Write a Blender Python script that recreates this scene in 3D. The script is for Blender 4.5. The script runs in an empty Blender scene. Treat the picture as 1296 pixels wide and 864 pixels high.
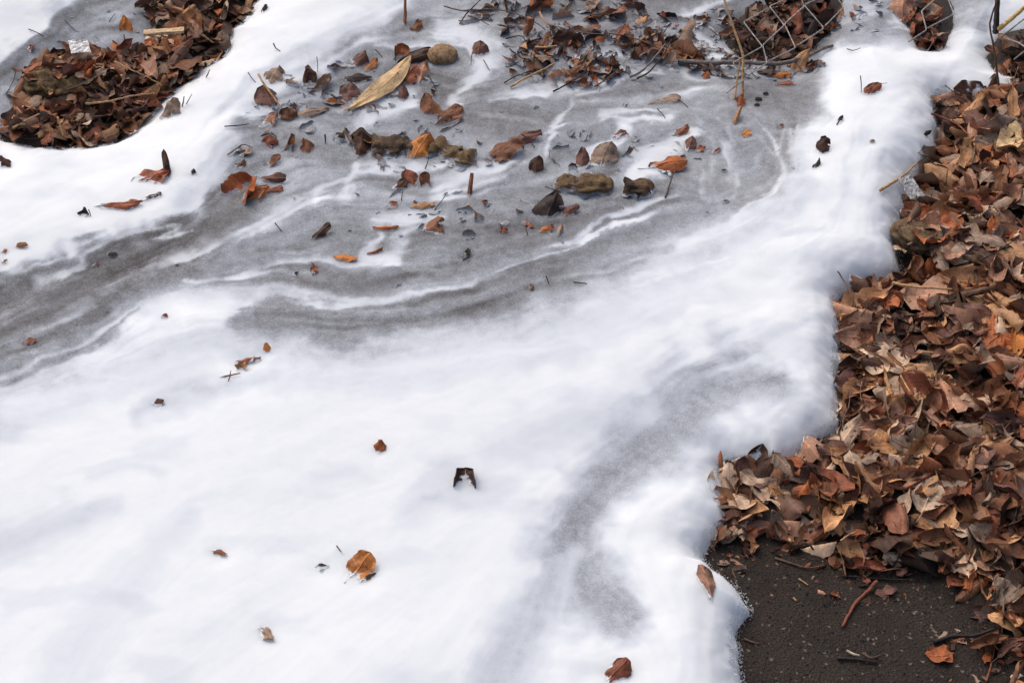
import bpy, math, random
import numpy as np
from math import radians, sin, cos, pi

# ------------------------------------------------------------------ camera
PITCH, DIST, HFOV = radians(42.0), 2.70, radians(28.0)
scene = bpy.context.scene
cam_data = bpy.data.cameras.new('camera')
cam = bpy.data.objects.new('camera', cam_data)
scene.collection.objects.link(cam)
cam.location = (0.0, -DIST * cos(PITCH), DIST * sin(PITCH))
cam.rotation_euler = (pi / 2 - PITCH, 0.0, 0.0)
cam_data.sensor_width = 36.0
cam_data.lens = 18.0 / math.tan(HFOV / 2)
cam_data.clip_start, cam_data.clip_end = 0.05, 400.0
scene.camera = cam

# ------------------------------------------------------------------ sky, sun, exposure (overcast)
SUN_EL, SUN_ROT = radians(52.0), radians(-35.0)
world = bpy.data.worlds.new('World')
scene.world = world
world.use_nodes = True
wn = world.node_tree.nodes
sky = wn.new('ShaderNodeTexSky')
sky.sky_type = 'NISHITA'
sky.sun_disc = False
sky.sun_elevation, sky.sun_rotation = SUN_EL, SUN_ROT
sky.air_density, sky.dust_density, sky.ozone_density = 0.8, 7.0, 1.4
wn['Background'].inputs['Strength'].default_value = 0.15
world.node_tree.links.new(sky.outputs[0], wn['Background'].inputs['Color'])
sun_data = bpy.data.lights.new('sun', 'SUN')
sun_data.energy, sun_data.angle, sun_data.color = 0.8, radians(130.0), (1.0, 0.95, 0.88)
sun = bpy.data.objects.new('sun', sun_data)
scene.collection.objects.link(sun)
sun.rotation_euler = (pi / 2 - SUN_EL, 0.0, -SUN_ROT + pi)
scene.view_settings.view_transform = 'Standard'
scene.view_settings.look = 'None'
scene.view_settings.exposure = -0.04
scene.view_settings.gamma = 1.0

# ------------------------------------------------------------------ plan helpers
FPX = 648.0 / math.tan(HFOV / 2)
CP, SP = cos(PITCH), sin(PITCH)
CX, CY, CZ = cam.location
rng = np.random.default_rng(11)
random.seed(11)

def at(px, py, z=0.0):
    """photo point -> place on the level z"""
    px, py = np.asarray(px, float), np.asarray(py, float)
    a, b = (px - 648.0) / FPX, (432.0 - py) / FPX
    dy, dz = CP + b * SP, -SP + b * CP
    k = (z - CZ) / dz
    return CX + a * k, CY + dy * k

def plan(x, y, z=0.0):
    dy, dz = y - CY, z - CZ
    zc = dy * CP - dz * SP
    yc = dy * SP + dz * CP
    return 648.0 + FPX * x / zc, 432.0 - FPX * yc / zc

def ppm(x, y, z=0.0):
    return FPX / ((y - CY) * CP - (z - CZ) * SP)

def sstep(a, b, x):
    t = np.clip((x - a) / (b - a), 0.0, 1.0)
    return t * t * (3 - 2 * t)

_perm = np.random.default_rng(3).permutation(512)
_ang = np.random.default_rng(4).random(512) * 2 * pi
def noise(x, y, seed=0):
    x, y = np.asarray(x, float) + seed * 17.31, np.asarray(y, float) - seed * 9.77
    xi, yi = np.floor(x).astype(int), np.floor(y).astype(int)
    xf, yf = x - xi, y - yi
    def g(ix, iy, fx, fy):
        a = _ang[_perm[(ix + _perm[iy & 511]) & 511]]
        return np.cos(a) * fx + np.sin(a) * fy
    u, v = xf ** 3 * (xf * (xf * 6 - 15) + 10), yf ** 3 * (yf * (yf * 6 - 15) + 10)
    n0 = g(xi, yi, xf, yf) * (1 - u) + g(xi + 1, yi, xf - 1, yf) * u
    n1 = g(xi, yi + 1, xf, yf - 1) * (1 - u) + g(xi + 1, yi + 1, xf - 1, yf - 1) * u
    return (n0 * (1 - v) + n1 * v) * 1.5

def fbm(x, y, seed=0, octv=3, gain=0.5):
    s, a, t = 0.0, 1.0, 0.0
    for o in range(octv):
        s = s + a * noise(x * 2 ** o, y * 2 ** o, seed + o * 5)
        t += a
        a *= gain
    return s / t

def catmull(pts, n=8):
    p = np.array(pts, float)
    if len(p) < 3:
        return np.array([p[0] + (p[-1] - p[0]) * k / n for k in range(n + 1)])
    q = np.vstack([2 * p[0] - p[1], p, 2 * p[-1] - p[-2]])
    out = []
    for i in range(1, len(q) - 2):
        for k in range(n):
            t = k / n
            out.append(0.5 * (2 * q[i] + (q[i + 1] - q[i - 1]) * t + (2 * q[i - 1] - 5 * q[i] + 4 * q[i + 1] - q[i + 2]) * t * t
                              + (3 * q[i] - q[i - 1] - 3 * q[i + 1] + q[i + 2]) * t ** 3))
    out.append(p[-1])
    return np.array(out)

def poly_sd(px, py, poly):
    """signed distance, positive inside"""
    x, y = px.ravel(), py.ravel()
    d = np.full(x.shape, 1e9)
    ins = np.zeros(x.shape, bool)
    P = np.asarray(poly, float)
    for (x0, y0), (x1, y1) in zip(P, np.roll(P, -1, 0)):
        ex, ey = x1 - x0, y1 - y0
        t = np.clip(((x - x0) * ex + (y - y0) * ey) / (ex * ex + ey * ey + 1e-12), 0, 1)
        d = np.minimum(d, (x - x0 - t * ex) ** 2 + (y - y0 - t * ey) ** 2)
        c = (y0 > y) != (y1 > y)
        if ey != 0:
            ins ^= c & (x < ex * (y - y0) / ey + x0)
    d = np.sqrt(d)
    return np.where(ins, d, -d).reshape(px.shape)

# ------------------------------------------------------------------ node helpers
def new_mat(name):
    m = bpy.data.materials.new(name)
    m.use_nodes = True
    nt = m.node_tree
    return m, nt, nt.nodes['Principled BSDF']

def N(nt, t, **kw):
    n = nt.nodes.new(t)
    for k, v in kw.items():
        if k.startswith('i_'):
            key = k[2:]
            n.inputs[int(key) if key.isdigit() else key.replace('_', ' ')].default_value = v
        else:
            setattr(n, k, v)
    return n

def L(nt, a, b):
    nt.links.new(a, b)

def math_n(nt, op, a, b=None, c=None):
    n = N(nt, 'ShaderNodeMath', operation=op)
    for i, v in enumerate((a, b, c)):
        if v is None:
            continue
        if isinstance(v, (int, float)):
            n.inputs[i].default_value = v
        else:
            L(nt, v, n.inputs[i])
    return n.outputs[0]

def mix_c(nt, f, a, b, mode='MIX'):
    n = N(nt, 'ShaderNodeMix', data_type='RGBA', blend_type=mode)
    for s, v in ((n.inputs[0], f), (n.inputs[6], a), (n.inputs[7], b)):
        if isinstance(v, (int, float)):
            s.default_value = v
        elif isinstance(v, tuple):
            s.default_value = (*v, 1.0) if len(v) == 3 else v
        else:
            L(nt, v, s)
    return n.outputs[2]

def ramp(nt, f, stops):
    n = N(nt, 'ShaderNodeValToRGB')
    e = n.color_ramp.elements
    while len(e) < len(stops):
        e.new(0.5)
    for el, (p, c) in zip(e, stops):
        el.position = p
        el.color = (*c, 1.0) if isinstance(c, tuple) else (c, c, c, 1.0)
    L(nt, f, n.inputs[0])
    return n.outputs[0]

def maprange(nt, v, a, b, c=0.0, d=1.0, smooth=True):
    n = N(nt, 'ShaderNodeMapRange', interpolation_type='SMOOTHSTEP' if smooth else 'LINEAR')
    L(nt, v, n.inputs[0])
    for i, q in enumerate((a, b, c, d)):
        n.inputs[i + 1].default_value = q
    return n.outputs[0]

def noise_n(nt, vec, scale, detail=2.0, rough=0.5, dist=0.0):
    n = N(nt, 'ShaderNodeTexNoise')
    n.inputs['Scale'].default_value = scale
    n.inputs['Detail'].default_value = detail
    n.inputs['Roughness'].default_value = rough
    n.inputs['Distortion'].default_value = dist
    L(nt, vec, n.inputs['Vector'])
    return n.outputs[0]

FOAM_STOPS = [(0.0, (0.81, 0.85, 0.872)), (0.22, (0.605, 0.655, 0.715)), (0.5, (0.347, 0.375, 0.418)),
              (0.75, (0.203, 0.213, 0.230)), (1.0, (0.10, 0.099, 0.10))]
def foam_colour(nt, dirt, silt, pos):
    fine = noise_n(nt, pos, 440.0, 3.0, 0.8)
    mid = noise_n(nt, pos, 70.0, 6.0, 0.72)
    amp = maprange(nt, dirt, 0.10, 0.68, 0.03, 0.72)
    amp2 = maprange(nt, dirt, 0.10, 0.65, 0.03, 0.50)
    s = math_n(nt, 'MULTIPLY', math_n(nt, 'SUBTRACT', fine, 0.5), amp)
    s2 = math_n(nt, 'MULTIPLY', math_n(nt, 'SUBTRACT', mid, 0.5), amp2)
    d = math_n(nt, 'ADD', math_n(nt, 'ADD', dirt, s), s2)
    col = ramp(nt, d, FOAM_STOPS)
    silted = mix_c(nt, 1.0, col, (0.95, 0.89, 0.82), 'MULTIPLY')
    return mix_c(nt, silt, col, silted), fine, mid

def attr(nt, name, out='Fac'):
    return N(nt, 'ShaderNodeAttribute', attribute_name=name).outputs[out]

# foam
mat_foam, nt, bs = new_mat('foam')
geo = N(nt, 'ShaderNodeNewGeometry')
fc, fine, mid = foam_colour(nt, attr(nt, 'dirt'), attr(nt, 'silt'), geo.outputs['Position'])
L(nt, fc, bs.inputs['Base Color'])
bs.inputs['Roughness'].default_value = 0.9
bs.inputs['Specular IOR Level'].default_value = 0.1
bs.inputs['Subsurface Weight'].default_value = 0.75
bs.inputs['Subsurface Radius'].default_value = (0.02, 0.02, 0.021)
bs.inputs['Subsurface Scale'].default_value = 1.0
bmp = N(nt, 'ShaderNodeBump')
bmp.inputs['Strength'].default_value = 0.16
bmp.inputs['Distance'].default_value = 0.0012
L(nt, math_n(nt, 'ADD', fine, math_n(nt, 'MULTIPLY', mid, 1.5)), bmp.inputs['Height'])
L(nt, bmp.outputs[0], bs.inputs['Normal'])

def cover_mix(nt, base, pos):
    """foam clinging to a thing where it dips into the foam"""
    fcol, f1, m1 = foam_colour(nt, attr(nt, 'dirt'), attr(nt, 'silt'), pos)
    blot = noise_n(nt, pos, 170.0, 5.0, 0.75)
    v = math_n(nt, 'ADD', attr(nt, 'cover'), math_n(nt, 'MULTIPLY', math_n(nt, 'SUBTRACT', blot, 0.5), 1.6))
    m = maprange(nt, v, 0.40, 0.72)
    return mix_c(nt, m, base, fcol), m

# leaves
mat_leaf, nt, bs = new_mat('dead_leaf')
geo = N(nt, 'ShaderNodeNewGeometry')
uv = N(nt, 'ShaderNodeUVMap', uv_map='leaf').outputs[0]
sep = N(nt, 'ShaderNodeSeparateXYZ')
L(nt, uv, sep.inputs[0])
su, tv = sep.outputs[0], sep.outputs[1]
col = attr(nt, 'col', 'Color')
big = noise_n(nt, geo.outputs['Position'], 38.0, 4.0, 0.6, 0.6)
sml = noise_n(nt, geo.outputs['Position'], 260.0, 4.0, 0.7)
c1 = mix_c(nt, 1.0, col, ramp(nt, big, [(0.25, 0.45), (0.5, 0.95), (0.75, 1.5)]), 'MULTIPLY')
c1 = mix_c(nt, 1.0, c1, ramp(nt, sml, [(0.25, 0.68), (0.5, 1.0), (0.8, 1.3)]), 'MULTIPLY')
spots = noise_n(nt, geo.outputs['Position'], 120.0, 2.0, 0.5)
c1 = mix_c(nt, maprange(nt, spots, 0.64, 0.72, 0.0, 0.75), c1, (0.02, 0.013, 0.01))
au = math_n(nt, 'ABSOLUTE', su)
rib = maprange(nt, au, 0.025, 0.09, 1.0, 0.0)
ph = math_n(nt, 'SINE', math_n(nt, 'MULTIPLY', math_n(nt, 'SUBTRACT', tv, math_n(nt, 'MULTIPLY', au, 0.2)), 46.0))
vein = maprange(nt, ph, 0.86, 1.0, 0.0, 1.0)
c1 = mix_c(nt, math_n(nt, 'MULTIPLY', rib, 0.45), c1, mix_c(nt, 1.0, c1, (1.9, 1.7, 1.5), 'MULTIPLY'))
c1 = mix_c(nt, math_n(nt, 'MULTIPLY', vein, 0.22), c1, mix_c(nt, 1.0, c1, (0.55, 0.5, 0.5), 'MULTIPLY'))
back = mix_c(nt, 0.3, c1, (0.30, 0.19, 0.12))
c1 = mix_c(nt, math_n(nt, 'MULTIPLY', geo.outputs['Backfacing'], 0.8), c1, back)
cc, cm = cover_mix(nt, c1, geo.outputs['Position'])
L(nt, cc, bs.inputs['Base Color'])
L(nt, maprange(nt, big, 0.3, 0.7, 0.42, 0.75), bs.inputs['Roughness'])
bs.inputs['Specular IOR Level'].default_value = 0.25
bmp = N(nt, 'ShaderNodeBump')
bmp.inputs['Strength'].default_value = 0.6
bmp.inputs['Distance'].default_value = 0.0012
L(nt, math_n(nt, 'ADD', math_n(nt, 'ADD', math_n(nt, 'MULTIPLY', rib, 0.9), math_n(nt, 'MULTIPLY', vein, 0.5)), math_n(nt, 'MULTIPLY', sml, 0.7)), bmp.inputs['Height'])
L(nt, bmp.outputs[0], bs.inputs['Normal'])

# woody things: bark, twigs, straw, stones (colour from the attribute)
def woody(name, rough, bump_d, sc, stretch=None):
    m, nt, bs = new_mat(name)
    geo = N(nt, 'ShaderNodeNewGeometry')
    a = noise_n(nt, geo.outputs['Position'], sc, 5.0, 0.7, 0.5)
    b = noise_n(nt, geo.outputs['Position'], sc * 4, 3.0, 0.7)
    c = mix_c(nt, 1.0, attr(nt, 'col', 'Color'), ramp(nt, a, [(0.28, 0.28), (0.5, 0.9), (0.76, 1.6)]), 'MULTIPLY')
    c = mix_c(nt, 1.0, c, ramp(nt, b, [(0.3, 0.7), (0.7, 1.25)]), 'MULTIPLY')
    cc, cm = cover_mix(nt, c, geo.outputs['Position'])
    L(nt, cc, bs.inputs['Base Color'])
    bs.inputs['Roughness'].default_value = rough
    bs.inputs['Specular IOR Level'].default_value = 0.3
    bm = N(nt, 'ShaderNodeBump')
    bm.inputs['Strength'].default_value = 0.8
    bm.inputs['Distance'].default_value = bump_d
    L(nt, math_n(nt, 'ADD', a, math_n(nt, 'MULTIPLY', b, 0.5)), bm.inputs['Height'])
    L(nt, bm.outputs[0], bs.inputs['Normal'])
    return m
mat_bark = woody('bark', 0.85, 0.004, 130.0)
mat_twig = woody('twig_bark', 0.6, 0.0008, 200.0)
mat_stone = woody('stone', 0.8, 0.002, 150.0)
mat_paper = woody('crumpled_scrap', 0.45, 0.002, 90.0)
mat_wire, nt, bs = new_mat('galvanised_wire')
g = N(nt, 'ShaderNodeNewGeometry')
L(nt, ramp(nt, noise_n(nt, g.outputs['Position'], 160.0, 3.0, 0.7), [(0.3, (0.12, 0.10, 0.085)), (0.65, (0.40, 0.40, 0.39))]), bs.inputs['Base Color'])
bs.inputs['Metallic'].default_value, bs.inputs['Roughness'].default_value = 0.35, 0.5

# asphalt
mat_asphalt, nt, bs = new_mat('asphalt')
geo = N(nt, 'ShaderNodeNewGeometry')
P = geo.outputs['Position']
vor = N(nt, 'ShaderNodeTexVoronoi', feature='F1')
vor.inputs['Scale'].default_value = 330.0
L(nt, P, vor.inputs['Vector'])
n1, n2, n3 = noise_n(nt, P, 420.0, 4.0, 0.75), noise_n(nt, P, 16.0, 5.0, 0.65), noise_n(nt, P, 75.0, 4.0, 0.7)
c = ramp(nt, n1, [(0.3, (0.011, 0.0082, 0.0065)), (0.55, (0.038, 0.0285, 0.0225)), (0.78, (0.115, 0.09, 0.072))])
c = mix_c(nt, 1.0, c, ramp(nt, n2, [(0.3, 0.65), (0.7, 1.3)]), 'MULTIPLY')
c = mix_c(nt, 1.0, c, ramp(nt, n3, [(0.3, 0.75), (0.7, 1.25)]), 'MULTIPLY')
cell = N(nt, 'ShaderNodeSeparateColor')
L(nt, vor.outputs['Color'], cell.inputs[0])
c = mix_c(nt, maprange(nt, cell.outputs[0], 0.975, 0.985, 0.0, 0.7), c, (0.22, 0.18, 0.14))
L(nt, c, bs.inputs['Base Color'])
L(nt, maprange(nt, n3, 0.3, 0.7, 0.5, 0.85), bs.inputs['Roughness'])
bs.inputs['Specular IOR Level'].default_value = 0.2
bm = N(nt, 'ShaderNodeBump')
bm.inputs['Strength'].default_value, bm.inputs['Distance'].default_value = 0.9, 0.0022
L(nt, math_n(nt, 'ADD', n1, math_n(nt, 'MULTIPLY', vor.outputs['Distance'], 0.8)), bm.inputs['Height'])
L(nt, bm.outputs[0], bs.inputs['Normal'])

# soil
mat_soil, nt, bs = new_mat('soil')
geo = N(nt, 'ShaderNodeNewGeometry')
n1, n2 = noise_n(nt, geo.outputs['Position'], 300.0, 4.0, 0.75), noise_n(nt, geo.outputs['Position'], 45.0, 4.0, 0.7)
c = ramp(nt, n1, [(0.3, (0.012, 0.009, 0.007)), (0.6, (0.045, 0.032, 0.024)), (0.8, (0.10, 0.07, 0.05))])
L(nt, mix_c(nt, 1.0, c, ramp(nt, n2, [(0.3, 0.6), (0.7, 1.3)]), 'MULTIPLY'), bs.inputs['Base Color'])
bs.inputs['Roughness'].default_value = 0.85
bm = N(nt, 'ShaderNodeBump')
bm.inputs['Strength'].default_value, bm.inputs['Distance'].default_value = 1.0, 0.004
L(nt, math_n(nt, 'ADD', n1, n2), bm.inputs['Height'])
L(nt, bm.outputs[0], bs.inputs['Normal'])

# ------------------------------------------------------------------ mesh helper
def mesh_obj(name, V, F, mat, attrs=None, uv=None, parent=None, smooth=True, origin=None, **props):
    V = np.asarray(V, float)
    o0 = np.array(origin if origin is not None else V.mean(0))
    me = bpy.data.meshes.new(name)
    me.from_pydata((V - o0).tolist() if len(V) < 20000 else (V - o0), [], F)
    for k, v in (attrs or {}).items():
        v = np.asarray(v, np.float32)
        if v.ndim == 2:
            a = me.attributes.new(k, 'FLOAT_COLOR', 'POINT')
            a.data.foreach_set('color', np.hstack([v, np.ones((len(v), 1), np.float32)]).astype(np.float32).ravel())
        else:
            a = me.attributes.new(k, 'FLOAT', 'POINT')
            a.data.foreach_set('value', v.ravel())
    if uv is not None:
        lay = me.uv_layers.new(name='leaf')
        idx = np.empty(len(me.loops), np.int32)
        me.loops.foreach_get('vertex_index', idx)
        lay.data.foreach_set('uv', np.asarray(uv, np.float32)[idx].ravel())
    if smooth:
        me.polygons.foreach_set('use_smooth', np.ones(len(me.polygons), bool))
    me.materials.append(mat)
    ob = bpy.data.objects.new(name, me)
    scene.collection.objects.link(ob)
    if parent is not None:
        ob.parent = parent
        pl = np.array(parent.location)
        ob.location = o0 - pl
    else:
        ob.location = o0
    for k, v in props.items():
        ob[k] = v
    return ob

def tube(path, radii, sides=6, jitter=0.0, seed=0):
    P_ = np.asarray(path, float)
    n = len(P_)
    R = np.broadcast_to(np.asarray(radii, float), (n,)) if np.ndim(radii) < 1 or len(np.atleast_1d(radii)) == n else np.interp(np.linspace(0, 1, n), np.linspace(0, 1, len(radii)), radii)
    T = np.gradient(P_, axis=0)
    T /= np.linalg.norm(T, axis=1, keepdims=True) + 1e-9
    up = np.array([0, 0, 1.0]) if abs(T[0, 2]) < 0.9 else np.array([1.0, 0, 0])
    V = []
    r_ = np.random.default_rng(seed)
    nrm = np.cross(T[0], up)
    for i in range(n):
        nrm = nrm - T[i] * nrm.dot(T[i])
        nrm /= np.linalg.norm(nrm) + 1e-9
        b = np.cross(T[i], nrm)
        for k in range(sides):
            a = 2 * pi * k / sides
            rr = R[i] * (1 + jitter * (r_.random() - 0.5) * 2)
            V.append(P_[i] + rr * (cos(a) * nrm + sin(a) * b))
    F = []
    for i in range(n - 1):
        for k in range(sides):
            a, b = i * sides + k, i * sides + (k + 1) % sides
            F.append((a, b, b + sides, a + sides))
    F.append(tuple(range(sides))[::-1])
    F.append(tuple((n - 1) * sides + k for k in range(sides)))
    return np.array(V), F

# ------------------------------------------------------------------ the plan of the foam: dirt drifts, flow, edges
STEP = 2.0
U0, U1, V0, V1 = -420.0, 1700.0, -420.0, 1300.0
cu, cv = np.arange(U0, U1, STEP), np.arange(V0, V1, STEP)
GU, GV = np.meshgrid(cu, cv)
C = np.full(GU.shape, 0.05)
SILT = np.zeros(GU.shape)
F2X, F2Y = np.full(GU.shape, 0.02 * cos(2 * 0.25)), np.full(GU.shape, -0.02 * sin(2 * 0.25))

def paint(pts, hw, val, soft=0.7, a=1.0, silt=None, flow=1.0):
    global C, SILT, F2X, F2Y
    q = catmull(pts, 6)
    hws = np.interp(np.linspace(0, 1, len(q)), np.linspace(0, 1, len(np.atleast_1d(hw))), np.atleast_1d(hw).astype(float))
    pad = hws.max() * 3 + 10
    i0, i1 = np.searchsorted(cu, [q[:, 0].min() - pad, q[:, 0].max() + pad])
    j0, j1 = np.searchsorted(cv, [q[:, 1].min() - pad, q[:, 1].max() + pad])
    sl = (slice(j0, j1), slice(i0, i1))
    X, Y = GU[sl], GV[sl]
    if X.size == 0:
        return
    wob = 1 + 0.75 * fbm(X / 50, Y / 34, 3 + int(q[-1, 0]) % 40, 3)
    best, bh = np.full(X.shape, 1e9), np.ones(X.shape)
    bx, by = np.zeros(X.shape), np.zeros(X.shape)
    for k in range(len(q) - 1):
        ex, ey = q[k + 1] - q[k]
        l2 = ex * ex + ey * ey + 1e-9
        t = np.clip(((X - q[k, 0]) * ex + (Y - q[k, 1]) * ey) / l2, 0, 1)
        d = np.hypot(X - q[k, 0] - t * ex, Y - q[k, 1] - t * ey)
        m = d < best
        best = np.where(m, d, best)
        bh = np.where(m, hws[k] * (1 - t) + hws[k + 1] * t, bh)
        l = math.sqrt(l2)
        bx, by = np.where(m, ex / l, bx), np.where(m, ey / l, by)
    frag = np.clip(0.80 + 0.75 * fbm(X / 34, Y / 22, int(q[0, 0]) % 50, 3), 0.25, 1.0) if hws.max() < 12 else 1.0
    w = a * frag * (1 - sstep(1 - soft, 1 + soft, best / (bh * wob)))
    C[sl] = C[sl] * (1 - w) + val * w
    if silt is not None:
        SILT[sl] = SILT[sl] * (1 - w) + silt * w
    fw = flow * np.exp(-(best / (bh * 1.8 + 6)) ** 2)
    F2X[sl] += fw * (bx * bx - by * by)
    F2Y[sl] += fw * (2 * bx * by)

def fill(poly, val, soft, a=1.0, silt=None):
    global C, SILT
    sd = poly_sd(GU, GV, catmull(poly + poly[:1], 4)) + 9 * fbm(GU / 45, GV / 30, 8)
    w = a * sstep(-soft, soft, sd)
    C = C * (1 - w) + val * w
    if silt is not None:
        SILT = SILT * (1 - w) + silt * w

# the broad dirty drift
paint([(-200, 590), (0, 515), (120, 470), (250, 425), (400, 452), (560, 446), (700, 412), (820, 362), (930, 305), (1010, 235)], [26, 24, 24, 26, 30, 28, 26, 24, 22, 18], 0.27, 1.0, flow=0.5)
paint([(330, 470), (450, 476), (600, 455), (740, 425), (860, 385)], [14, 18, 18, 16, 12], 0.17, 1.0, flow=0.5)
paint([(230, 250), (262, 210), (285, 160), (325, 110), (400, 62), (470, 20)], [14, 14, 14, 14, 14, 12], 0.22, 1.0, flow=0.5)
fill([(-430, 520), (-50, 400), (60, 350), (160, 312), (240, 290), (275, 250), (285, 215), (300, 175), (335, 130), (370, 100), (430, 62),
      (490, 28), (520, -60), (600, -400), (1300, -400), (1120, -60), (1075, -10), (1050, 40), (1038, 80), (1030, 125), (1000, 165), (985, 215),
      (940, 258), (890, 285), (830, 312), (770, 345), (730, 375), (660, 395), (600, 415), (540, 430), (470, 442), (400, 432),
      (330, 420), (300, 402), (320, 380), (250, 366), (190, 378), (120, 422), (60, 458), (-50, 498), (-430, 640)], 0.57, 24, silt=0.05)
fill([(-60, 130), (-5, 92), (30, 56), (80, 18), (110, -30), (200, -140), (330, -60), (240, 60), (150, 110), (60, 130), (30, 165), (0, 166), (-60, 200)], 0.58, 12)
paint([(-120, 210), (-40, 160), (5, 112), (42, 72), (95, 34), (150, 6), (190, -50), (230, -140)], [36, 34, 30, 30, 32, 36, 40, 44], 0.60, 0.5)
paint([(60, 40), (110, 20), (160, 30)], [10, 14, 10], 0.70, 0.8)
# darker bands
paint([(-300, 520), (-80, 432), (0, 396), (60, 372), (130, 342), (200, 314), (262, 284), (320, 245)], [44, 42, 38, 36, 32, 26, 18], 0.76, 0.6, silt=0.45)
paint([(-300, 590), (-50, 474), (0, 456), (70, 430), (130, 396), (180, 368), (230, 352), (300, 347), (380, 354), (480, 352), (600, 326), (700, 288)], [11, 12, 10, 9, 11, 10], 0.70, 0.6)
paint([(-50, 500), (0, 480), (60, 461), (130, 432), (175, 395)], [8, 8, 5], 0.62)
paint([(310, 402), (380, 402), (450, 408), (520, 400), (600, 388), (660, 370)], [16, 24, 22, 18, 12], 0.60, 0.6)
paint([(480, 300), (560, 310), (640, 305), (720, 300), (800, 292)], [14, 18, 16, 12], 0.64, 0.8)
paint([(560, 115), (620, 140), (690, 150)], [26, 30, 14], 0.63, 0.8, silt=0.35)
paint([(700, 130), (780, 132), (860, 120), (940, 110), (1010, 130)], [20, 22, 26, 30], 0.60, 0.8, silt=0.25)
paint([(960, 100), (1000, 150), (975, 215), (940, 240)], [26, 20, 22, 14], 0.60, 0.8, silt=0.4)
paint([(870, 200), (910, 225), (950, 250)], [26, 22, 16], 0.58, 0.8, silt=0.4)
paint([(720, 345), (790, 335), (850, 318)], [14, 12, 8], 0.46, 0.9)
paint([(300, 150), (380, 170), (450, 200), (520, 215), (560, 180)], [12, 16, 14, 12], 0.60, 0.8)
paint([(330, 255), (400, 235), (470, 245), (540, 262), (620, 268), (700, 250)], [12, 12, 16, 14, 12], 0.60, 0.8)
paint([(900, 40), (960, 50), (1030, 25)], [26, 22, 18], 0.66, 0.8)
paint([(105, 314), (128, 303)], 8, 0.55)
paint([(900, 66), (960, 62), (1020, 58), (1065, 30)], [14, 16, 16, 14], 0.74, 0.8, silt=0.3)
paint([(915, 30), (930, 0), (980, -30)], [16, 18, 20], 0.70, 0.8)
paint([(1050, 40), (1110, 26), (1170, 22)], [16, 20, 18], 0.54, 0.8)
paint([(1050, 5), (1120, -5), (1200, -10), (1250, -10)], [26, 28, 28, 20], 0.54, 0.8)
paint([(1190, 20), (1225, 25), (1245, 40)], [14, 14, 8], 0.46, 0.9)
paint([(620, 20), (720, 10), (840, 0), (900, -10)], [22, 26, 26, 20], 0.68, 0.8, silt=0.3)
paint([(870, 40), (900, 50), (925, 70)], [16, 16, 12], 0.62, 0.8)
paint([(945, 120), (1000, 112), (1030, 90)], [24, 22, 14], 0.72, 0.8, silt=0.5)
# pale streaks
paint([(296, 370), (380, 377), (460, 386), (540, 372), (610, 350), (680, 322), (740, 292), (795, 266)], [9, 7, 6, 4, 3, 3], 0.18, 0.9)
paint([(120, 372), (157, 356), (200, 338), (267, 308), (340, 272), (400, 245), (452, 212)], [3, 5, 7, 9, 8, 5], 0.20, 0.9)
paint([(240, 352), (293, 346), (333, 336), (400, 324), (440, 331), (485, 324), (515, 300), (562, 292)], [4, 5, 7, 8, 8, 7, 4], 0.28, 0.8)
paint([(-40, 452), (0, 436), (80, 402), (150, 364), (200, 350)], [4, 5, 6, 4], 0.45, 0.8)
paint([(-40, 484), (0, 470), (70, 446), (130, 414), (185, 378), (250, 360)], [4, 5, 5, 5], 0.35, 0.8)
paint([(50, 356), (97, 336), (103, 318), (140, 302), (200, 292), (240, 288)], [6, 4, 3, 3, 2], 0.18, 0.9)
paint([(689, 198), (697, 163), (719, 140), (729, 123), (759, 113), (785, 100), (835, 96)], [3, 4, 5, 4, 3], 0.22, 0.8)
paint([(742, 197), (765, 183), (785, 163)], [5, 7, 8], 0.05, 0.6)
paint([(760, 150), (800, 147), (846, 143)], [3, 5, 7], 0.15, 0.7)
paint([(800, 225), (826, 208), (850, 190), (872, 176)], [12, 16, 14, 8], 0.10, 0.7)
paint([(775, 282), (812, 262), (850, 246)], [5, 8, 5], 0.14, 0.7)
paint([(556, 38), (600, 48), (612, 80), (592, 108), (566, 132)], [8, 16, 18, 12, 5], 0.22, 0.9)
paint([(620, 132), (670, 120), (730, 108), (790, 92)], [3, 5, 5, 3], 0.30, 0.8)
paint([(452, 156), (480, 136), (522, 120)], [6, 10, 6], 0.24, 0.9)
paint([(555, 238), (610, 219), (652, 194)], [10, 13, 8], 0.2, 0.9)
paint([(476, 58), (510, 62), (545, 60)], [5, 7, 5], 0.2, 0.9)
paint([(440, 235), (470, 215), (530, 212), (580, 195)], [10, 8, 8, 5], 0.22, 0.8)
paint([(470, 278), (500, 280), (560, 275)], [12, 12, 6], 0.26, 0.8)
paint([(480, 300), (460, 315), (500, 330)], [6, 8, 5], 0.14, 0.7)
paint([(730, 60), (790, 66), (860, 60)], [8, 10, 8], 0.22, 0.8)
paint([(880, 55), (905, 62), (930, 58), (985, 50)], [8, 9, 8, 5], 0.15, 0.7)
paint([(870, 95), (920, 88), (960, 92)], [8, 7, 5], 0.25, 0.8)
paint([(1130, 30), (1150, 15), (1170, 5)], [10, 16, 10], 0.15, 0.7)
paint([(865, 15), (905, 8), (925, 0)], [8, 10, 5], 0.20, 0.7)
paint([(1090, 45), (1180, 40), (1240, 20)], [14, 14, 18], 0.42, 0.9)
paint([(960, 165), (990, 205), (975, 240), (930, 268)], [3, 4, 5, 6], 0.22, 0.9)
for r_, x_, y_ in ((1, 905, 150), (2, 880, 150)):
    paint([(x_, y_), (x_ + 20, y_ + 50), (x_ + 15, y_ + 90)], [2, 4, 3], 0.40, 0.9)
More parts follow.
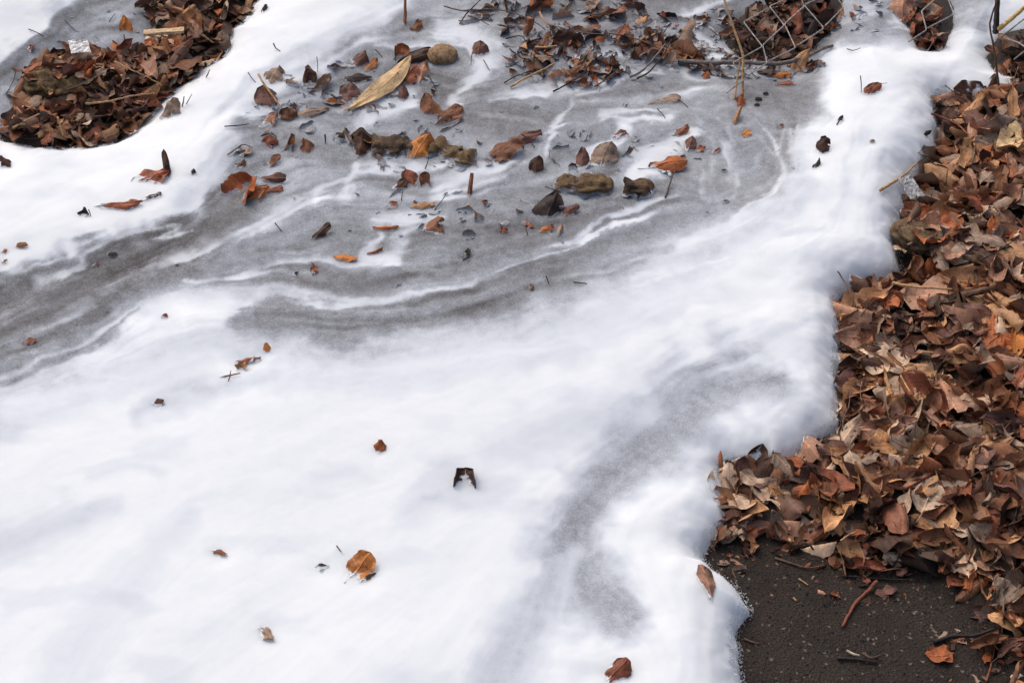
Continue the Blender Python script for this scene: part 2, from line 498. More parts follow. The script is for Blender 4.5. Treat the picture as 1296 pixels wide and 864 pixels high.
# thin grey veils in the clean foam, some soft shading painted in
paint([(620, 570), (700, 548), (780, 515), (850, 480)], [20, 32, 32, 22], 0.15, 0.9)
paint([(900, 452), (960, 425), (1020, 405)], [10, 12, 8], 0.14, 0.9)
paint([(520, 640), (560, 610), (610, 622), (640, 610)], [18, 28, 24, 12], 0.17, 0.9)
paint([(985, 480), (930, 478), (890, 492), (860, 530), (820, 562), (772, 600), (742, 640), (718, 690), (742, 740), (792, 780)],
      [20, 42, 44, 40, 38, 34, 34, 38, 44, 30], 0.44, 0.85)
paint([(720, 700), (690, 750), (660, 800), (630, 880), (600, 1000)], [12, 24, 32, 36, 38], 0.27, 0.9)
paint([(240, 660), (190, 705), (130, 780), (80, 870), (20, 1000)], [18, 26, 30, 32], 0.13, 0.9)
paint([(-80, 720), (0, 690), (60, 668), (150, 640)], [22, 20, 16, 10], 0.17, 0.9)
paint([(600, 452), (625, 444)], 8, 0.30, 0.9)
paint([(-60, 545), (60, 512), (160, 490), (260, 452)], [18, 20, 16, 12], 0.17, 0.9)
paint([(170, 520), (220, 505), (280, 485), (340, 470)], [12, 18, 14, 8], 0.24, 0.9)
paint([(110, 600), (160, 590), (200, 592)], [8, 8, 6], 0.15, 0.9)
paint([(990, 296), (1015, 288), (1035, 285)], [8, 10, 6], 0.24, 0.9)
paint([(1045, 340), (1090, 318), (1110, 285), (1120, 245)], [14, 18, 16, 12], 0.16, 0.9)  # soft lavender shading of the white foam, painted in as grey tone
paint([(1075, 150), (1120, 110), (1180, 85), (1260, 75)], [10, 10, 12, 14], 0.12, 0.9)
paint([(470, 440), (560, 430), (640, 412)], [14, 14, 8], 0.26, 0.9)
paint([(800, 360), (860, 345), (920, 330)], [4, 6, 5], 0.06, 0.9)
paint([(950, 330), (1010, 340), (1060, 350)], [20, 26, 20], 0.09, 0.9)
for q in ([(400, 620), (560, 560), (760, 480), (930, 400)], [(100, 760), (300, 640), (520, 540)], [(400, 860), (560, 720), (680, 600)], [(880, 840), (900, 700), (950, 600), (1020, 480)],
          [(1040, 330), (1070, 220), (1140, 120), (1280, 60)], [(60, 260), (200, 180), (290, 60), (400, 0)], [(20, 60), (110, -40)], [(-200, 330), (60, 240), (180, 150)]):
    paint(q, 60, 0.05, 0.9, a=0.0, flow=0.6)

paint([(1078, 170), (1072, 230), (1048, 292), (1000, 340)], [5, 8, 8, 5], 0.17, 0.9)
paint([(1112, 190), (1104, 250), (1122, 312)], [5, 9, 6], 0.16, 0.9)
paint([(1006, 160), (1014, 205), (1000, 255), (960, 290)], [6, 8, 8, 6], 0.26, 0.9)
paint([(1150, 120), (1110, 150), (1090, 190)], [6, 8, 5], 0.14, 0.9)
paint([(830, 330), (890, 318), (950, 300)], [8, 9, 6], 0.22, 0.9)
paint([(740, 395), (820, 372), (900, 372)], [8, 10, 6], 0.15, 0.9)
paint([(420, 470), (520, 462), (640, 448), (760, 430)], [6, 8, 8, 5], 0.14, 0.9)
# drift lines drawn out along the flow
th = 0.5 * np.arctan2(F2Y, F2X)
DX, DY = np.cos(th), np.sin(th)
def drawn_out(src, steps):
    acc, wsum = src.copy(), 1.0
    H_, W_ = src.shape
    jj, ii = np.mgrid[0:H_, 0:W_].astype(np.float32)
    for sgn in (1, -1):
        x, y = ii.copy(), jj.copy()
        dx, dy = sgn * DX, sgn * DY
        for s in range(steps):
            x, y = np.clip(x + dx, 0, W_ - 1), np.clip(y + dy, 0, H_ - 1)
            xi, yi = x.astype(np.int32), y.astype(np.int32)
            w = 1 - s / steps
            acc += w * src[yi, xi]
            nx, ny = DX[yi, xi], DY[yi, xi]
            f = np.where(nx * dx + ny * dy < 0, -1.0, 1.0)
            dx, dy = nx * f, ny * f
            if sgn == 1:
                wsum += w
    return acc
r2 = np.random.default_rng(5)
def sm(a, n):
    for _ in range(n):
        a = (a + np.roll(a, 1, 0) + np.roll(a, -1, 0) + np.roll(a, 1, 1) + np.roll(a, -1, 1)) / 5
    return a
S1 = drawn_out(sm(r2.standard_normal(C.shape), 1).astype(np.float32), 28)
S2 = drawn_out(sm(r2.standard_normal(C.shape), 10).astype(np.float32), 60)
S3 = drawn_out(sm(r2.standard_normal(C.shape), 34).astype(np.float32), 90)
S1, S2, S3 = S1 / S1.std(), S2 / S2.std(), S3 / S3.std()
def box(a, n):
    for ax in (0, 1):
        p = np.concatenate([np.repeat(np.take(a, [0], ax), n + 1, ax), a, np.repeat(np.take(a, [-1], ax), n, ax)], ax)
        c = np.cumsum(p, ax)
        m = a.shape[ax]
        a = (np.take(c, np.arange(2 * n + 1, 2 * n + 1 + m), ax) - np.take(c, np.arange(0, m), ax)) / (2 * n + 1)
    return a
Csoft = sm(C, 6)
Cbroad = box(box(C, 18), 18)
# feathered rims: every border is pulled out along the drift
def shifted(A, k):
    x, y = np.clip((GU - DY * k - U0) / STEP, 0, A.shape[1] - 1).astype(int), np.clip((GV + DX * k - V0) / STEP, 0, A.shape[0] - 1).astype(int)
    return A[y, x]
calm = 1 - 0.75 * sstep(430, 500, GV)
C = shifted(C, calm * np.clip(S2 * 4.6 + S1 * 2.0, -18, 18))
C = C + 0.06 * sstep(0.28, 0.5, C)
C = C + 0.07 * sstep(0.05, 0.45, fbm(GU / 130, GV / 52, 87, 3)) * (C < 0.25)
g1 = calm * sstep(0.12, 0.45, Csoft) * (0.45 + 0.55 * sstep(-0.2, 0.3, fbm(GU / 90, GV / 60, 17, 2)))
C = C + (0.006 + 0.040 * g1) * S1 + (0.012 + 0.07 * g1) * S2 + 0.085 * g1 * np.clip(S3, -2, 2)
C = C + (0.015 + 0.10 * sstep(0.08, 0.4, C)) * fbm(GU / 22, GV / 15, 21, 5, 0.65)
C = np.clip(C, 0.0, 1.0)

def lookup(A, u, v):
    x, y = np.clip((u - U0) / STEP, 0, A.shape[1] - 1.001), np.clip((v - V0) / STEP, 0, A.shape[0] - 1.001)
    xi, yi = x.astype(int), y.astype(int)
    fx, fy = x - xi, y - yi
    return (A[yi, xi] * (1 - fx) + A[yi, xi + 1] * fx) * (1 - fy) + (A[yi + 1, xi] * (1 - fx) + A[yi + 1, xi + 1] * fx) * fy

# edges of the foam
EDGE_Z = 0.03
bank_px = [(1700, 20), (1330, 90), (1290, 104), (1240, 112), (1200, 108), (1186, 116), (1190, 150), (1184, 184), (1168, 206), (1150, 226), (1146, 262), (1142, 300), (1143, 328),
           (1128, 342), (1104, 348), (1080, 358), (1062, 372), (1064, 400), (1066, 440), (1064, 480), (1066, 515), (1054, 535), (1030, 550), (1004, 566),
           (985, 580), (960, 576), (925, 580), (918, 600), (922, 640), (904, 668), (888, 690), (906, 706), (928, 722), (950, 748), (950, 764),
           (938, 778), (936, 810), (942, 850), (944, 900), (980, 1100), (1100, 1500), (2600, 1500), (2600, 20)]
pile_px = [(4, 150), (14, 132), (28, 112), (38, 84), (66, 60), (96, 50), (140, 57), (178, 50), (200, 32), (192, -20), (200, -60), (330, -60), (298, 2), (274, 18),
           (271, 48), (258, 56), (230, 77), (198, 101), (176, 127), (150, 151), (108, 161), (54, 160), (20, 154)]
gap_px = [(1268, 44), (1262, 52), (1272, 66), (1300, 74), (1340, 74), (1340, 20), (1290, 20), (1272, 32)]
heap_px = [(928, 26), (946, 6), (985, -14), (1040, -40), (1060, -20), (1046, 12), (1030, 30), (1010, 42), (1000, 53), (978, 44), (952, 48), (936, 40)]
nook_px = [(1160, 6), (1168, -14), (1196, -20), (1200, 10), (1190, 36), (1172, 38), (1166, 20)]
def px_poly(p, z, dense=3):
    q = catmull(p + p[:1], dense)
    x, y = at(q[:, 0], q[:, 1], z)
    return np.stack([x, y], 1)
bank_w, pile_w, gap_w = px_poly(bank_px, EDGE_Z), px_poly(pile_px, 0.045), px_poly(gap_px, 0.045)
heap_w, nook_w = px_poly(heap_px, 0.04), px_poly(nook_px, 0.04)
outer_w = np.array([(-2.4, -1.5), (-1.0, -1.75), (0.3, -1.7), (1.2, -1.5), (1.8, 0.0), (2.2, 1.0), (1.9, 1.8), (0.8, 2.1), (-0.6, 2.0), (-1.9, 1.7), (-2.5, 0.6), (-2.6, -0.6)])
outer_w = catmull(np.vstack([outer_w, outer_w[:1]]), 5)

def edge_dist(x, y):
    wx = 0.007 * fbm(x * 26, y * 26, 31, 3) + 0.0006 * fbm(x * 140, y * 140, 33, 3, 0.7)
    wy = 0.007 * fbm(x * 26, y * 26, 41, 3) + 0.0006 * fbm(x * 140, y * 140, 43, 3, 0.7)
    X, Y = x + wx, y + wy
    d = -poly_sd(X, Y, bank_w)
    d = np.minimum(d, -poly_sd(X, Y, pile_w))
    d = np.minimum(d, -poly_sd(X, Y, gap_w))
    d = np.minimum(d, np.minimum(-poly_sd(X, Y, heap_w), -poly_sd(X, Y, nook_w)))
    return np.minimum(d, poly_sd(X, Y, outer_w))

def axis(lo, hi, a, b, fine, coarse):
    mid_ = np.arange(a, b, fine)
    out, x, s = [], b, fine
    while x < hi:
        s = min(s * 1.12, coarse)
        x += s
        out.append(x)
    inn, x, s = [], a, fine
    while x > lo:
        s = min(s * 1.12, coarse)
        x -= s
        inn.append(x)
    return np.concatenate([np.array(inn[::-1]), mid_, np.array(out)])
gx, gy = axis(-2.7, 2.3, -0.88, 0.90, 0.0026, 0.03), axis(-1.9, 2.2, -0.62, 0.90, 0.0026, 0.03)
FX, FY = np.meshgrid(gx, gy)
FD = edge_dist(FX, FY)
pu, pv = plan(FX, FY, 0.06)
wu = pu + 16 * fbm(FX * 11, FY * 11, 51, 4)
wv = pv + 11 * fbm(FX * 11, FY * 11, 61, 4)
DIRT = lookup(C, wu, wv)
DS = lookup(Csoft, wu, wv)
SILTV = lookup(SILT, wu, wv)
S1V, S2V = lookup(S1, wu, wv), lookup(S2, wu, wv)
# broad swells of the foam body, then billows, then drift ridges
DB = lookup(Cbroad, wu, wv)
swell = 0.010 * fbm(FX * 2.4, FY * 2.6, 71, 2) + 0.002 * fbm(FX * 7, FY * 8, 72, 2)
bil = np.abs(fbm(FX * 19, FY * 19, 75, 2))
white = 1 - sstep(0.08, 0.40, DB)
hgt = 0.052 + swell - 0.013 * sstep(0.05, 0.55, DB) - 0.0012 * sstep(0.1, 0.6, DS) + 0.0006 * (bil - 0.25) * (0.2 + 0.8 * white)
hgt += (0.005 * fbm(FX * 11, FY * 11, 79, 2) + 0.0008 * fbm(FX * 30, FY * 30, 80, 2)) * white * (1 - sstep(0.05, 0.30, FD))
hgt += 0.0003 * fbm(FX * 70, FY * 70, 78, 3) + 0.0001 * S2V
idist = np.maximum(-poly_sd(FX, FY, pile_w), 0)
hdist = np.maximum(-np.maximum(poly_sd(FX, FY, heap_w), np.maximum(poly_sd(FX, FY, nook_w), poly_sd(FX, FY, gap_w))), 0)
hgt *= (1 - 0.35 * np.exp(-(idist / 0.13) ** 2)) * (1 - 0.5 * np.exp(-(hdist / 0.12) ** 2))
wlip = 0.075
q = np.clip(FD / wlip, 0, 1)
lip = 0.5 * np.sqrt(np.clip(1 - (1 - q) ** 2.4, 0, 1)) + 0.5 * (1 - (1 - q) ** 2.6)
FH = np.where(FD > 0, lip * hgt, -0.02)
FH = np.maximum(FH, -0.02)
# the drifts are read again at the height the foam really has
pu, pv = plan(FX, FY, np.clip(FH, 0.02, 0.09))
wu, wv = pu + 16 * fbm(FX * 11, FY * 11, 51, 4), pv + 11 * fbm(FX * 11, FY * 11, 61, 4)
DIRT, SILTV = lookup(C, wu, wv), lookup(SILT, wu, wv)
# hollows where things lie: filled in before the mesh is made
HOLLOWS = []
def foam_z(x, y):
    x, y = np.asarray(x, float), np.asarray(y, float)
    i = np.clip(np.searchsorted(gx, x) - 1, 0, len(gx) - 2)
    j = np.clip(np.searchsorted(gy, y) - 1, 0, len(gy) - 2)
    fx, fy = np.clip((x - gx[i]) / (gx[i + 1] - gx[i]), 0, 1), np.clip((y - gy[j]) / (gy[j + 1] - gy[j]), 0, 1)
    return (FH[j, i] * (1 - fx) + FH[j, i + 1] * fx) * (1 - fy) + (FH[j + 1, i] * (1 - fx) + FH[j + 1, i + 1] * fx) * fy

def at_foam(px, py):
    z = 0.05
    for _ in range(5):
        x, y = at(px, py, z)
        z = 0.5 * z + 0.5 * max(0.0, float(foam_z(x, y)))
    x, y = at(px, py, z)
    return float(x), float(y), max(0.0, float(foam_z(x, y)))

def foam_attrs(V, reach=0.008, extra=0.0):
    z = foam_z(V[:, 0], V[:, 1])
    cov = 1 - sstep(-0.001, reach, V[:, 2] - z)
    cov = np.where(z <= 0.002, 0.0, cov) + extra
    u, v = plan(V[:, 0], V[:, 1], 0.06)
    return {'cover': cov, 'dirt': np.minimum(lookup(Csoft, u, v), 0.6), 'silt': lookup(SILT, u, v)}

def build_foam():
    nx, ny = len(gx), len(gy)
    keep = FD > -0.004
    fk = keep[:-1, :-1] | keep[1:, :-1] | keep[:-1, 1:] | keep[1:, 1:]
    idx = np.arange(nx * ny).reshape(ny, nx)
    a, b, c_, d_ = idx[:-1, :-1][fk], idx[:-1, 1:][fk], idx[1:, 1:][fk], idx[1:, :-1][fk]
    quads = np.stack([a, b, c_, d_], 1)
    used = np.zeros(nx * ny, bool)
    used[quads.ravel()] = True
    remap = np.cumsum(used) - 1
    V = np.stack([FX.ravel(), FY.ravel(), FH.ravel()], 1)[used]
    quads = remap[quads]
    me = bpy.data.meshes.new('foam')
    me.vertices.add(len(V))
    me.vertices.foreach_set('co', V.ravel())
    me.loops.add(quads.size)
    me.loops.foreach_set('vertex_index', quads.ravel().astype(np.int32))
    me.polygons.add(len(quads))
    me.polygons.foreach_set('loop_start', np.arange(0, quads.size, 4, dtype=np.int32))
    me.polygons.foreach_set('use_smooth', np.ones(len(quads), bool))
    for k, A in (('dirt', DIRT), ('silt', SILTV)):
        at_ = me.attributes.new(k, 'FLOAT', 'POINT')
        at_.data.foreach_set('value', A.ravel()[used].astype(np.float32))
    me.update(calc_edges=True)
    me.validate()
    me.materials.append(mat_foam)
    ob = bpy.data.objects.new('foam', me)
    scene.collection.objects.link(ob)
    ob['kind'] = 'stuff'
    ob['label'] = 'white foam marbled with grey dirt drifts, spread over the ground'
    ob['category'] = 'foam'
    # loose bubbles along its rim
    sel = np.argwhere((FD > -0.0028) & (FD < 0.012) & (FX > -0.95) & (FX < 0.95) & (FY > -0.7) & (FY < 1.0))
    r = np.random.default_rng(9)
    pick = sel[r.integers(0, len(sel), 42000)]
    x = FX[pick[:, 0], pick[:, 1]] + r.normal(0, 0.0015, len(pick))
    y = FY[pick[:, 0], pick[:, 1]] + r.normal(0, 0.0015, len(pick))
    z = np.maximum(foam_z(x, y), 0.0)
    fd = FD[pick[:, 0], pick[:, 1]]
    z = np.where(fd < 0.003, r.random(len(z)) * 0.012, z + r.normal(0.0004, 0.0007, len(z)))
    rad = 0.00028 + 0.0005 * r.random(len(z)) ** 2.0
    g_ = (1 + 5 ** .5) / 2
    ico = np.array([(-1, g_, 0), (1, g_, 0), (-1, -g_, 0), (1, -g_, 0), (0, -1, g_), (0, 1, g_), (0, -1, -g_), (0, 1, -g_), (g_, 0, -1), (g_, 0, 1), (-g_, 0, -1), (-g_, 0, 1)]) / math.hypot(1, g_)
    ft = np.array([(0, 11, 5), (0, 5, 1), (0, 1, 7), (0, 7, 10), (0, 10, 11), (1, 5, 9), (5, 11, 4), (11, 10, 2), (10, 7, 6), (7, 1, 8), (3, 9, 4), (3, 4, 2), (3, 2, 6), (3, 6, 8), (3, 8, 9), (4, 9, 5), (2, 4, 11), (6, 2, 10), (8, 6, 7), (9, 8, 1)])
    BV = (np.stack([x, y, z], 1)[:, None, :] + ico[None] * rad[:, None, None]).reshape(-1, 3)
    BF = (ft[None] + (np.arange(len(x)) * 12)[:, None, None]).reshape(-1, 3)
    me = bpy.data.meshes.new('bubbles')
    me.vertices.add(len(BV))
    me.vertices.foreach_set('co', BV.ravel())
    me.loops.add(BF.size)
    me.loops.foreach_set('vertex_index', BF.ravel().astype(np.int32))
    me.polygons.add(len(BF))
    me.polygons.foreach_set('loop_start', np.arange(0, BF.size, 3, dtype=np.int32))
    me.polygons.foreach_set('use_smooth', np.ones(len(BF), bool))
    dd = np.repeat(DIRT[pick[:, 0], pick[:, 1]], 12)
    for k, A in (('dirt', dd), ('silt', np.zeros(len(BV)))):
        at_ = me.attributes.new(k, 'FLOAT', 'POINT')
        at_.data.foreach_set('value', A.astype(np.float32))
    me.update(calc_edges=True)
    me.materials.append(mat_foam)
    bo = bpy.data.objects.new('bubbles', me)
    scene.collection.objects.link(bo)
    bo.parent = ob
    bo['kind'] = 'stuff'
    return ob

# ------------------------------------------------------------------ ground
def ground():
    r = 150.0
    mesh_obj('ground', [(-r, -r, 0), (r, -r, 0), (r, r, 0), (-r, r, 0)], [(0, 1, 2, 3)], mat_asphalt, origin=(0, 0, 0), smooth=False,
             kind='structure', label='dark brown grey asphalt under the foam and leaves', category='asphalt')
ground()

# ------------------------------------------------------------------ leaf heaps: height map they settle on
HS = 0.004
hx, hy = np.arange(-1.1, 1.75, HS), np.arange(-1.25, 1.6, HS)
HX, HY = np.meshgrid(hx, hy)
litter_px = [(1700, 60), (1296, 96), (1186, 106), (1176, 160), (1150, 215), (1128, 260), (1125, 330), (1050, 356), (1048, 420), (1050, 520), (985, 560),
             (910, 570), (905, 640), (885, 680), (930, 668), (985, 668), (1040, 690), (1080, 706), (1150, 712), (1210, 728), (1245, 760), (1262, 800), (1290, 850), (1330, 980), (1500, 1500), (2600, 1500), (2600, 60)]
litter_w = px_poly(litter_px, 0.01)
LD = poly_sd(HX, HY, litter_w)
PD = poly_sd(HX, HY, pile_w)
soil = 0.030 * sstep(-0.01, 0.16, LD) + 0.008 * fbm(HX * 9, HY * 9, 91, 3) * sstep(0, 0.1, LD)
soil = np.maximum(soil, 0.040 * sstep(-0.06, 0.08, PD))
QD = np.maximum(np.maximum(poly_sd(HX, HY, heap_w), poly_sd(HX, HY, nook_w)), poly_sd(HX, HY, gap_w))
soil = np.maximum(soil, 0.026 * sstep(-0.05, 0.04, QD))
soil = np.where((LD > -0.01) | (PD > -0.06) | (QD > -0.05), np.maximum(soil, 0.001), -0.01)
def build_soil():
    st = 3
    X, Y, Z = HX[::st, ::st], HY[::st, ::st], soil[::st, ::st]
    ny, nx = X.shape
    keep = Z > 0
    idx = np.arange(nx * ny).reshape(ny, nx)
    fk = keep[:-1, :-1] | keep[1:, :-1] | keep[:-1, 1:] | keep[1:, 1:]
    quads = np.stack([idx[:-1, :-1][fk], idx[:-1, 1:][fk], idx[1:, 1:][fk], idx[1:, :-1][fk]], 1)
    mesh_obj('soil', np.stack([X.ravel(), Y.ravel(), Z.ravel()], 1), quads.tolist(), mat_soil, origin=(0, 0, 0),
             kind='structure', label='dark leaf mould soil beneath the fallen leaves', category='soil')
build_soil()
HM = np.maximum(np.maximum(soil, 0.0), 0.0)

def hm_idx(x, y):
    return np.clip(((x - hx[0]) / HS + 0.5).astype(int), 0, len(hx) - 1), np.clip(((y - hy[0]) / HS + 0.5).astype(int), 0, len(hy) - 1)

# ------------------------------------------------------------------ leaves
COL = {
    'rusty': (0.37, 0.115, 0.042), 'brown': (0.22, 0.095, 0.048), 'dark brown': (0.07, 0.033, 0.021), 'tan': (0.50, 0.27, 0.13), 'pale tan': (0.60, 0.43, 0.30),
    'grey-brown': (0.29, 0.205, 0.15), 'reddish brown': (0.27, 0.09, 0.048), 'purplish brown': (0.16, 0.078, 0.06), 'pinkish brown': (0.43, 0.23, 0.15),
    'orange': (0.54, 0.20, 0.05), 'blackish': (0.032, 0.021, 0.018), 'straw yellow': (0.62, 0.43, 0.23)}
FORMS = {'flat': (0.5, 0.25), 'cupped': (1.6, 0.6), 'curled': (2.3, 0.9), 'rolled': (4.6, 0.25), 'folded': (1.3, 0.2), 'arched': (-1.5, -0.9), 'twisted': (1.5, 0.5), 'torn': (0.9, 0.5)}

def leaf_geo(Ln, Wd, kind, form, r, nu=14, nv=8, dome=False):
    t = np.linspace(0, 1, nu + 1)
    if kind == 'lance':
        w = np.sin(pi * np.clip(t, 0, 1) ** 0.9) ** 0.75
    elif kind == 'round':
        w = np.sqrt(np.clip(1 - (2 * t - 1) ** 2, 0, 1)) ** 0.9
    elif kind == 'scrap':
        w = np.clip(np.sin(pi * t) ** 0.5 * (0.75 + 0.5 * noise(t * 3.1, 0 * t, r.integers(900))), 0, 1.2)
    elif kind == 'blunt':
        w = np.clip(np.sin(pi * t ** 0.8) ** 0.45 * (0.85 + 0.35 * noise(t * 2.3, 0 * t, r.integers(900))), 0, 1.1)
    elif kind == 'lobed':
        w = np.sin(pi * t ** 0.8) ** 0.7 * (0.62 + 0.38 * np.abs(np.cos(2.5 * pi * t)))
    else:
        w = np.sin(pi * t ** 0.78) ** 0.9 * (1 - 0.12 * t)
    w[0], w[-1] = 0.03, (0.25 if kind in ('blunt', 'scrap') else 0.02)
    s = np.linspace(-1, 1, nv + 1)
    T, S = np.meshgrid(t, s, indexing='ij')
    sd_ = r.integers(900)
    edge = 1 + 0.10 * noise(T * 5.0, np.sign(S) * 3.0 + S, sd_) * np.abs(S) + 0.035 * np.abs(S) * np.sin(T * 58 + 2 * np.sign(S))
    h = S * w[:, None] * edge
    cu_, bend = FORMS[form]
    cu_, bend = cu_ * r.uniform(0.75, 1.25) * r.choice([1, 1, 1, -1]), bend * r.uniform(0.5, 1.5)
    if dome:
        cu_, bend = -abs(cu_) * (0.8 if form == 'rolled' else 0.5), -abs(bend) * 0.5
    asym = r.uniform(0.5, 1.3) if form != 'rolled' else r.uniform(0.9, 1.2)
    kk = np.where(h > 0, cu_ * asym, cu_) * (0.75 + 0.5 * T if r.random() < 0.5 else 1.25 - 0.5 * T)
    kk = np.where(np.abs(kk) < 0.05, 0.05, kk)
    ph_ = kk * h
    x = (Wd / 2) * np.sin(ph_) / kk
    z = (Wd / 2) * (1 - np.cos(ph_)) / kk
    fold = {'folded': r.uniform(0.5, 1.1), 'flat': 0.1}.get(form, r.uniform(0.0, 0.3))
    if dome:
        fold = -0.7 * fold
    z = z + fold * np.abs(x) + Wd * 0.10 * fbm(T * 2.2, S * 1.6, sd_ + 7, 2)
    z = z + Wd * 0.16 * (np.abs(fbm(T * 3.4 + S * 0.8, S * 2.2, sd_ + 11, 2, 0.5)) - 0.2)
    z = z + Wd * 0.09 * S ** 2 * np.sin(T * r.uniform(8, 16) + r.uniform(0, 6) + S)
    y = (T - 0.5) * Ln
    if form == 'torn':
        cut = 0.60 + 0.22 * noise(s * 2.1, s * 0, sd_ + 3) + 0.08 * noise(s * 7, s * 0, sd_ + 4)
        y = np.minimum(y, ((cut - 0.5) * Ln)[None, :] + 0.02 * Ln * (T - 0.5))
    if form == 'twisted':
        a = r.uniform(0.8, 1.8) * (T - 0.5) * r.choice([-1, 1])
        x, z = x * np.cos(a) - z * np.sin(a), x * np.sin(a) + z * np.cos(a)
    if abs(bend) > 0.02:
        a = bend * (T - 0.5)
        R_ = Ln / bend
        yy = y / Ln * bend
        y, z = (R_ - z) * np.sin(yy), R_ - (R_ - z) * np.cos(yy)
    x = x + Ln * r.uniform(-0.25, 0.25) * (T - 0.5) ** 2
    V = np.stack([x.ravel(), y.ravel(), z.ravel()], 1)
    n1 = nv + 1
    F = [(i * n1 + j, i * n1 + j + 1, (i + 1) * n1 + j + 1, (i + 1) * n1 + j) for i in range(nu) for j in range(nv)]
    if nu > 6 and r.random() < 0.35:
        bad = set()
        for _ in range(r.integers(1, 3)):
            i, j = r.integers(2, nu - 2), r.choice([0, nv - 1])
            for di in range(r.integers(1, 3)):
                bad.add(int((i + di) * nv + j))
                if r.random() < 0.5:
                    bad.add(int((i + di) * nv + (1 if j == 0 else nv - 2)))
        F = [f for k, f in enumerate(F) if k not in bad]
    uvs = np.stack([h.ravel(), T.ravel()], 1)
    base = V[(nv // 2)]
    return V, F, uvs, base

def rot(yaw, pitch, roll):
    cy, sy, cp, sp, cr, sr = cos(yaw), sin(yaw), cos(pitch), sin(pitch), cos(roll), sin(roll)
    Rz = np.array([[cy, -sy, 0], [sy, cy, 0], [0, 0, 1]])
    Rx = np.array([[1, 0, 0], [0, cp, -sp], [0, sp, cp]])
    Ry = np.array([[cr, 0, sr], [0, 1, 0], [-sr, 0, cr]])
    return Rz @ Rx @ Ry

def leaf_colours(name, n, r):
    c = np.array(COL[name]) * r.uniform(0.85, 1.15)
    return np.tile(c, (n, 1))

RECORDS = []   # every single leaf: dict(ob, colour, form, px, py, place, size)

def stalk_for(base, nxt, Ln, M, off, r, colour, parent, k=None):
    d = base - nxt
    d = d / (np.linalg.norm(d) + 1e-9)
    ln = Ln * (k or r.uniform(0.25, 0.5))
    side = np.cross(d, [0, 0, 1]) * r.uniform(-0.35, 0.35)
    up = np.array([0, 0, r.uniform(-0.1, 0.3)])
    pts = [base - d * 0.03 * Ln + 0 * side] + [base + d * ln * f + side * ln * f * f + up * ln * f * f for f in (0.25, 0.5, 0.75, 1.0)]
    V, F = tube(np.array(pts), [0.0011, 0.0008, 0.0007, 0.0007, 0.0010], 5)
    V = V @ M.T + off
    c = np.tile(np.array(COL[colour]) * 0.6, (len(V), 1))
    at_ = foam_attrs(V)
    at_['col'] = c
    return mesh_obj('stalk', V, F, mat_twig, at_, parent=parent)

def midrib_for(V, nu, nv, M, off, colour, parent):
    line = V.reshape(nu + 1, nv + 1, 3)[:, nv // 2]
    A, F = tube(line[:-1], [0.0011, 0.0007, 0.0003], 5)
    A = A @ M.T + off
    a_ = foam_attrs(A)
    a_['col'] = np.tile(np.minimum(np.array(COL[colour]) * 1.25, 0.7), (len(A), 1))
    return mesh_obj('midrib', A, F, mat_twig, a_, parent=parent)

def make_leaf(V, F, uvs, M, off, colour, r, extra=0.0, name='leaf', reach=0.007):
    W = V @ M.T + off
    at_ = foam_attrs(W, reach, extra)
    at_['col'] = leaf_colours(colour, len(W), r)
    return mesh_obj(name, W, F, mat_leaf, at_, uv=uvs)

# heap leaves -----------------------------------------------------
KINDS = ['ovate'] * 4 + ['blunt'] * 3 + ['round'] * 2 + ['lance', 'scrap', 'scrap', 'lobed']
FORM_W = ['flat', 'flat', 'flat', 'folded', 'cupped', 'cupped', 'cupped', 'curled', 'curled', 'rolled', 'folded', 'arched', 'arched', 'twisted', 'torn', 'torn']
PAL = ['tan', 'pale tan', 'grey-brown', 'pinkish brown', 'rusty', 'brown', 'brown', 'brown', 'dark brown', 'dark brown', 'tan', 'pale tan', 'grey-brown', 'reddish brown', 'reddish brown', 'purplish brown', 'purplish brown', 'pinkish brown', 'pinkish brown', 'reddish brown', 'grey-brown', 'purplish brown', 'dark brown', 'rusty']
PAL_TOP = ['tan', 'pale tan', 'pale tan', 'grey-brown', 'grey-brown', 'pinkish brown', 'pinkish brown', 'pinkish brown', 'brown', 'brown', 'brown', 'rusty', 'reddish brown', 'purplish brown', 'tan', 'dark brown']
PAL_DARK = ['brown', 'brown', 'dark brown', 'dark brown', 'dark brown', 'blackish', 'reddish brown', 'purplish brown', 'grey-brown']

def settle(V, M, x, y, pct, hmap):
    W = V @ M.T
    ix, iy = hm_idx(W[:, 0] + x, W[:, 1] + y)
    dz = hmap[iy, ix] - W[:, 2]
    z = np.percentile(dz, pct)
    W = W + [x, y, z]
    # the height map rises to the leaf
    np.maximum.at(hmap, (iy, ix), np.minimum(W[:, 2], hmap[iy, ix] + 0.006))
    return np.array([x, y, z])

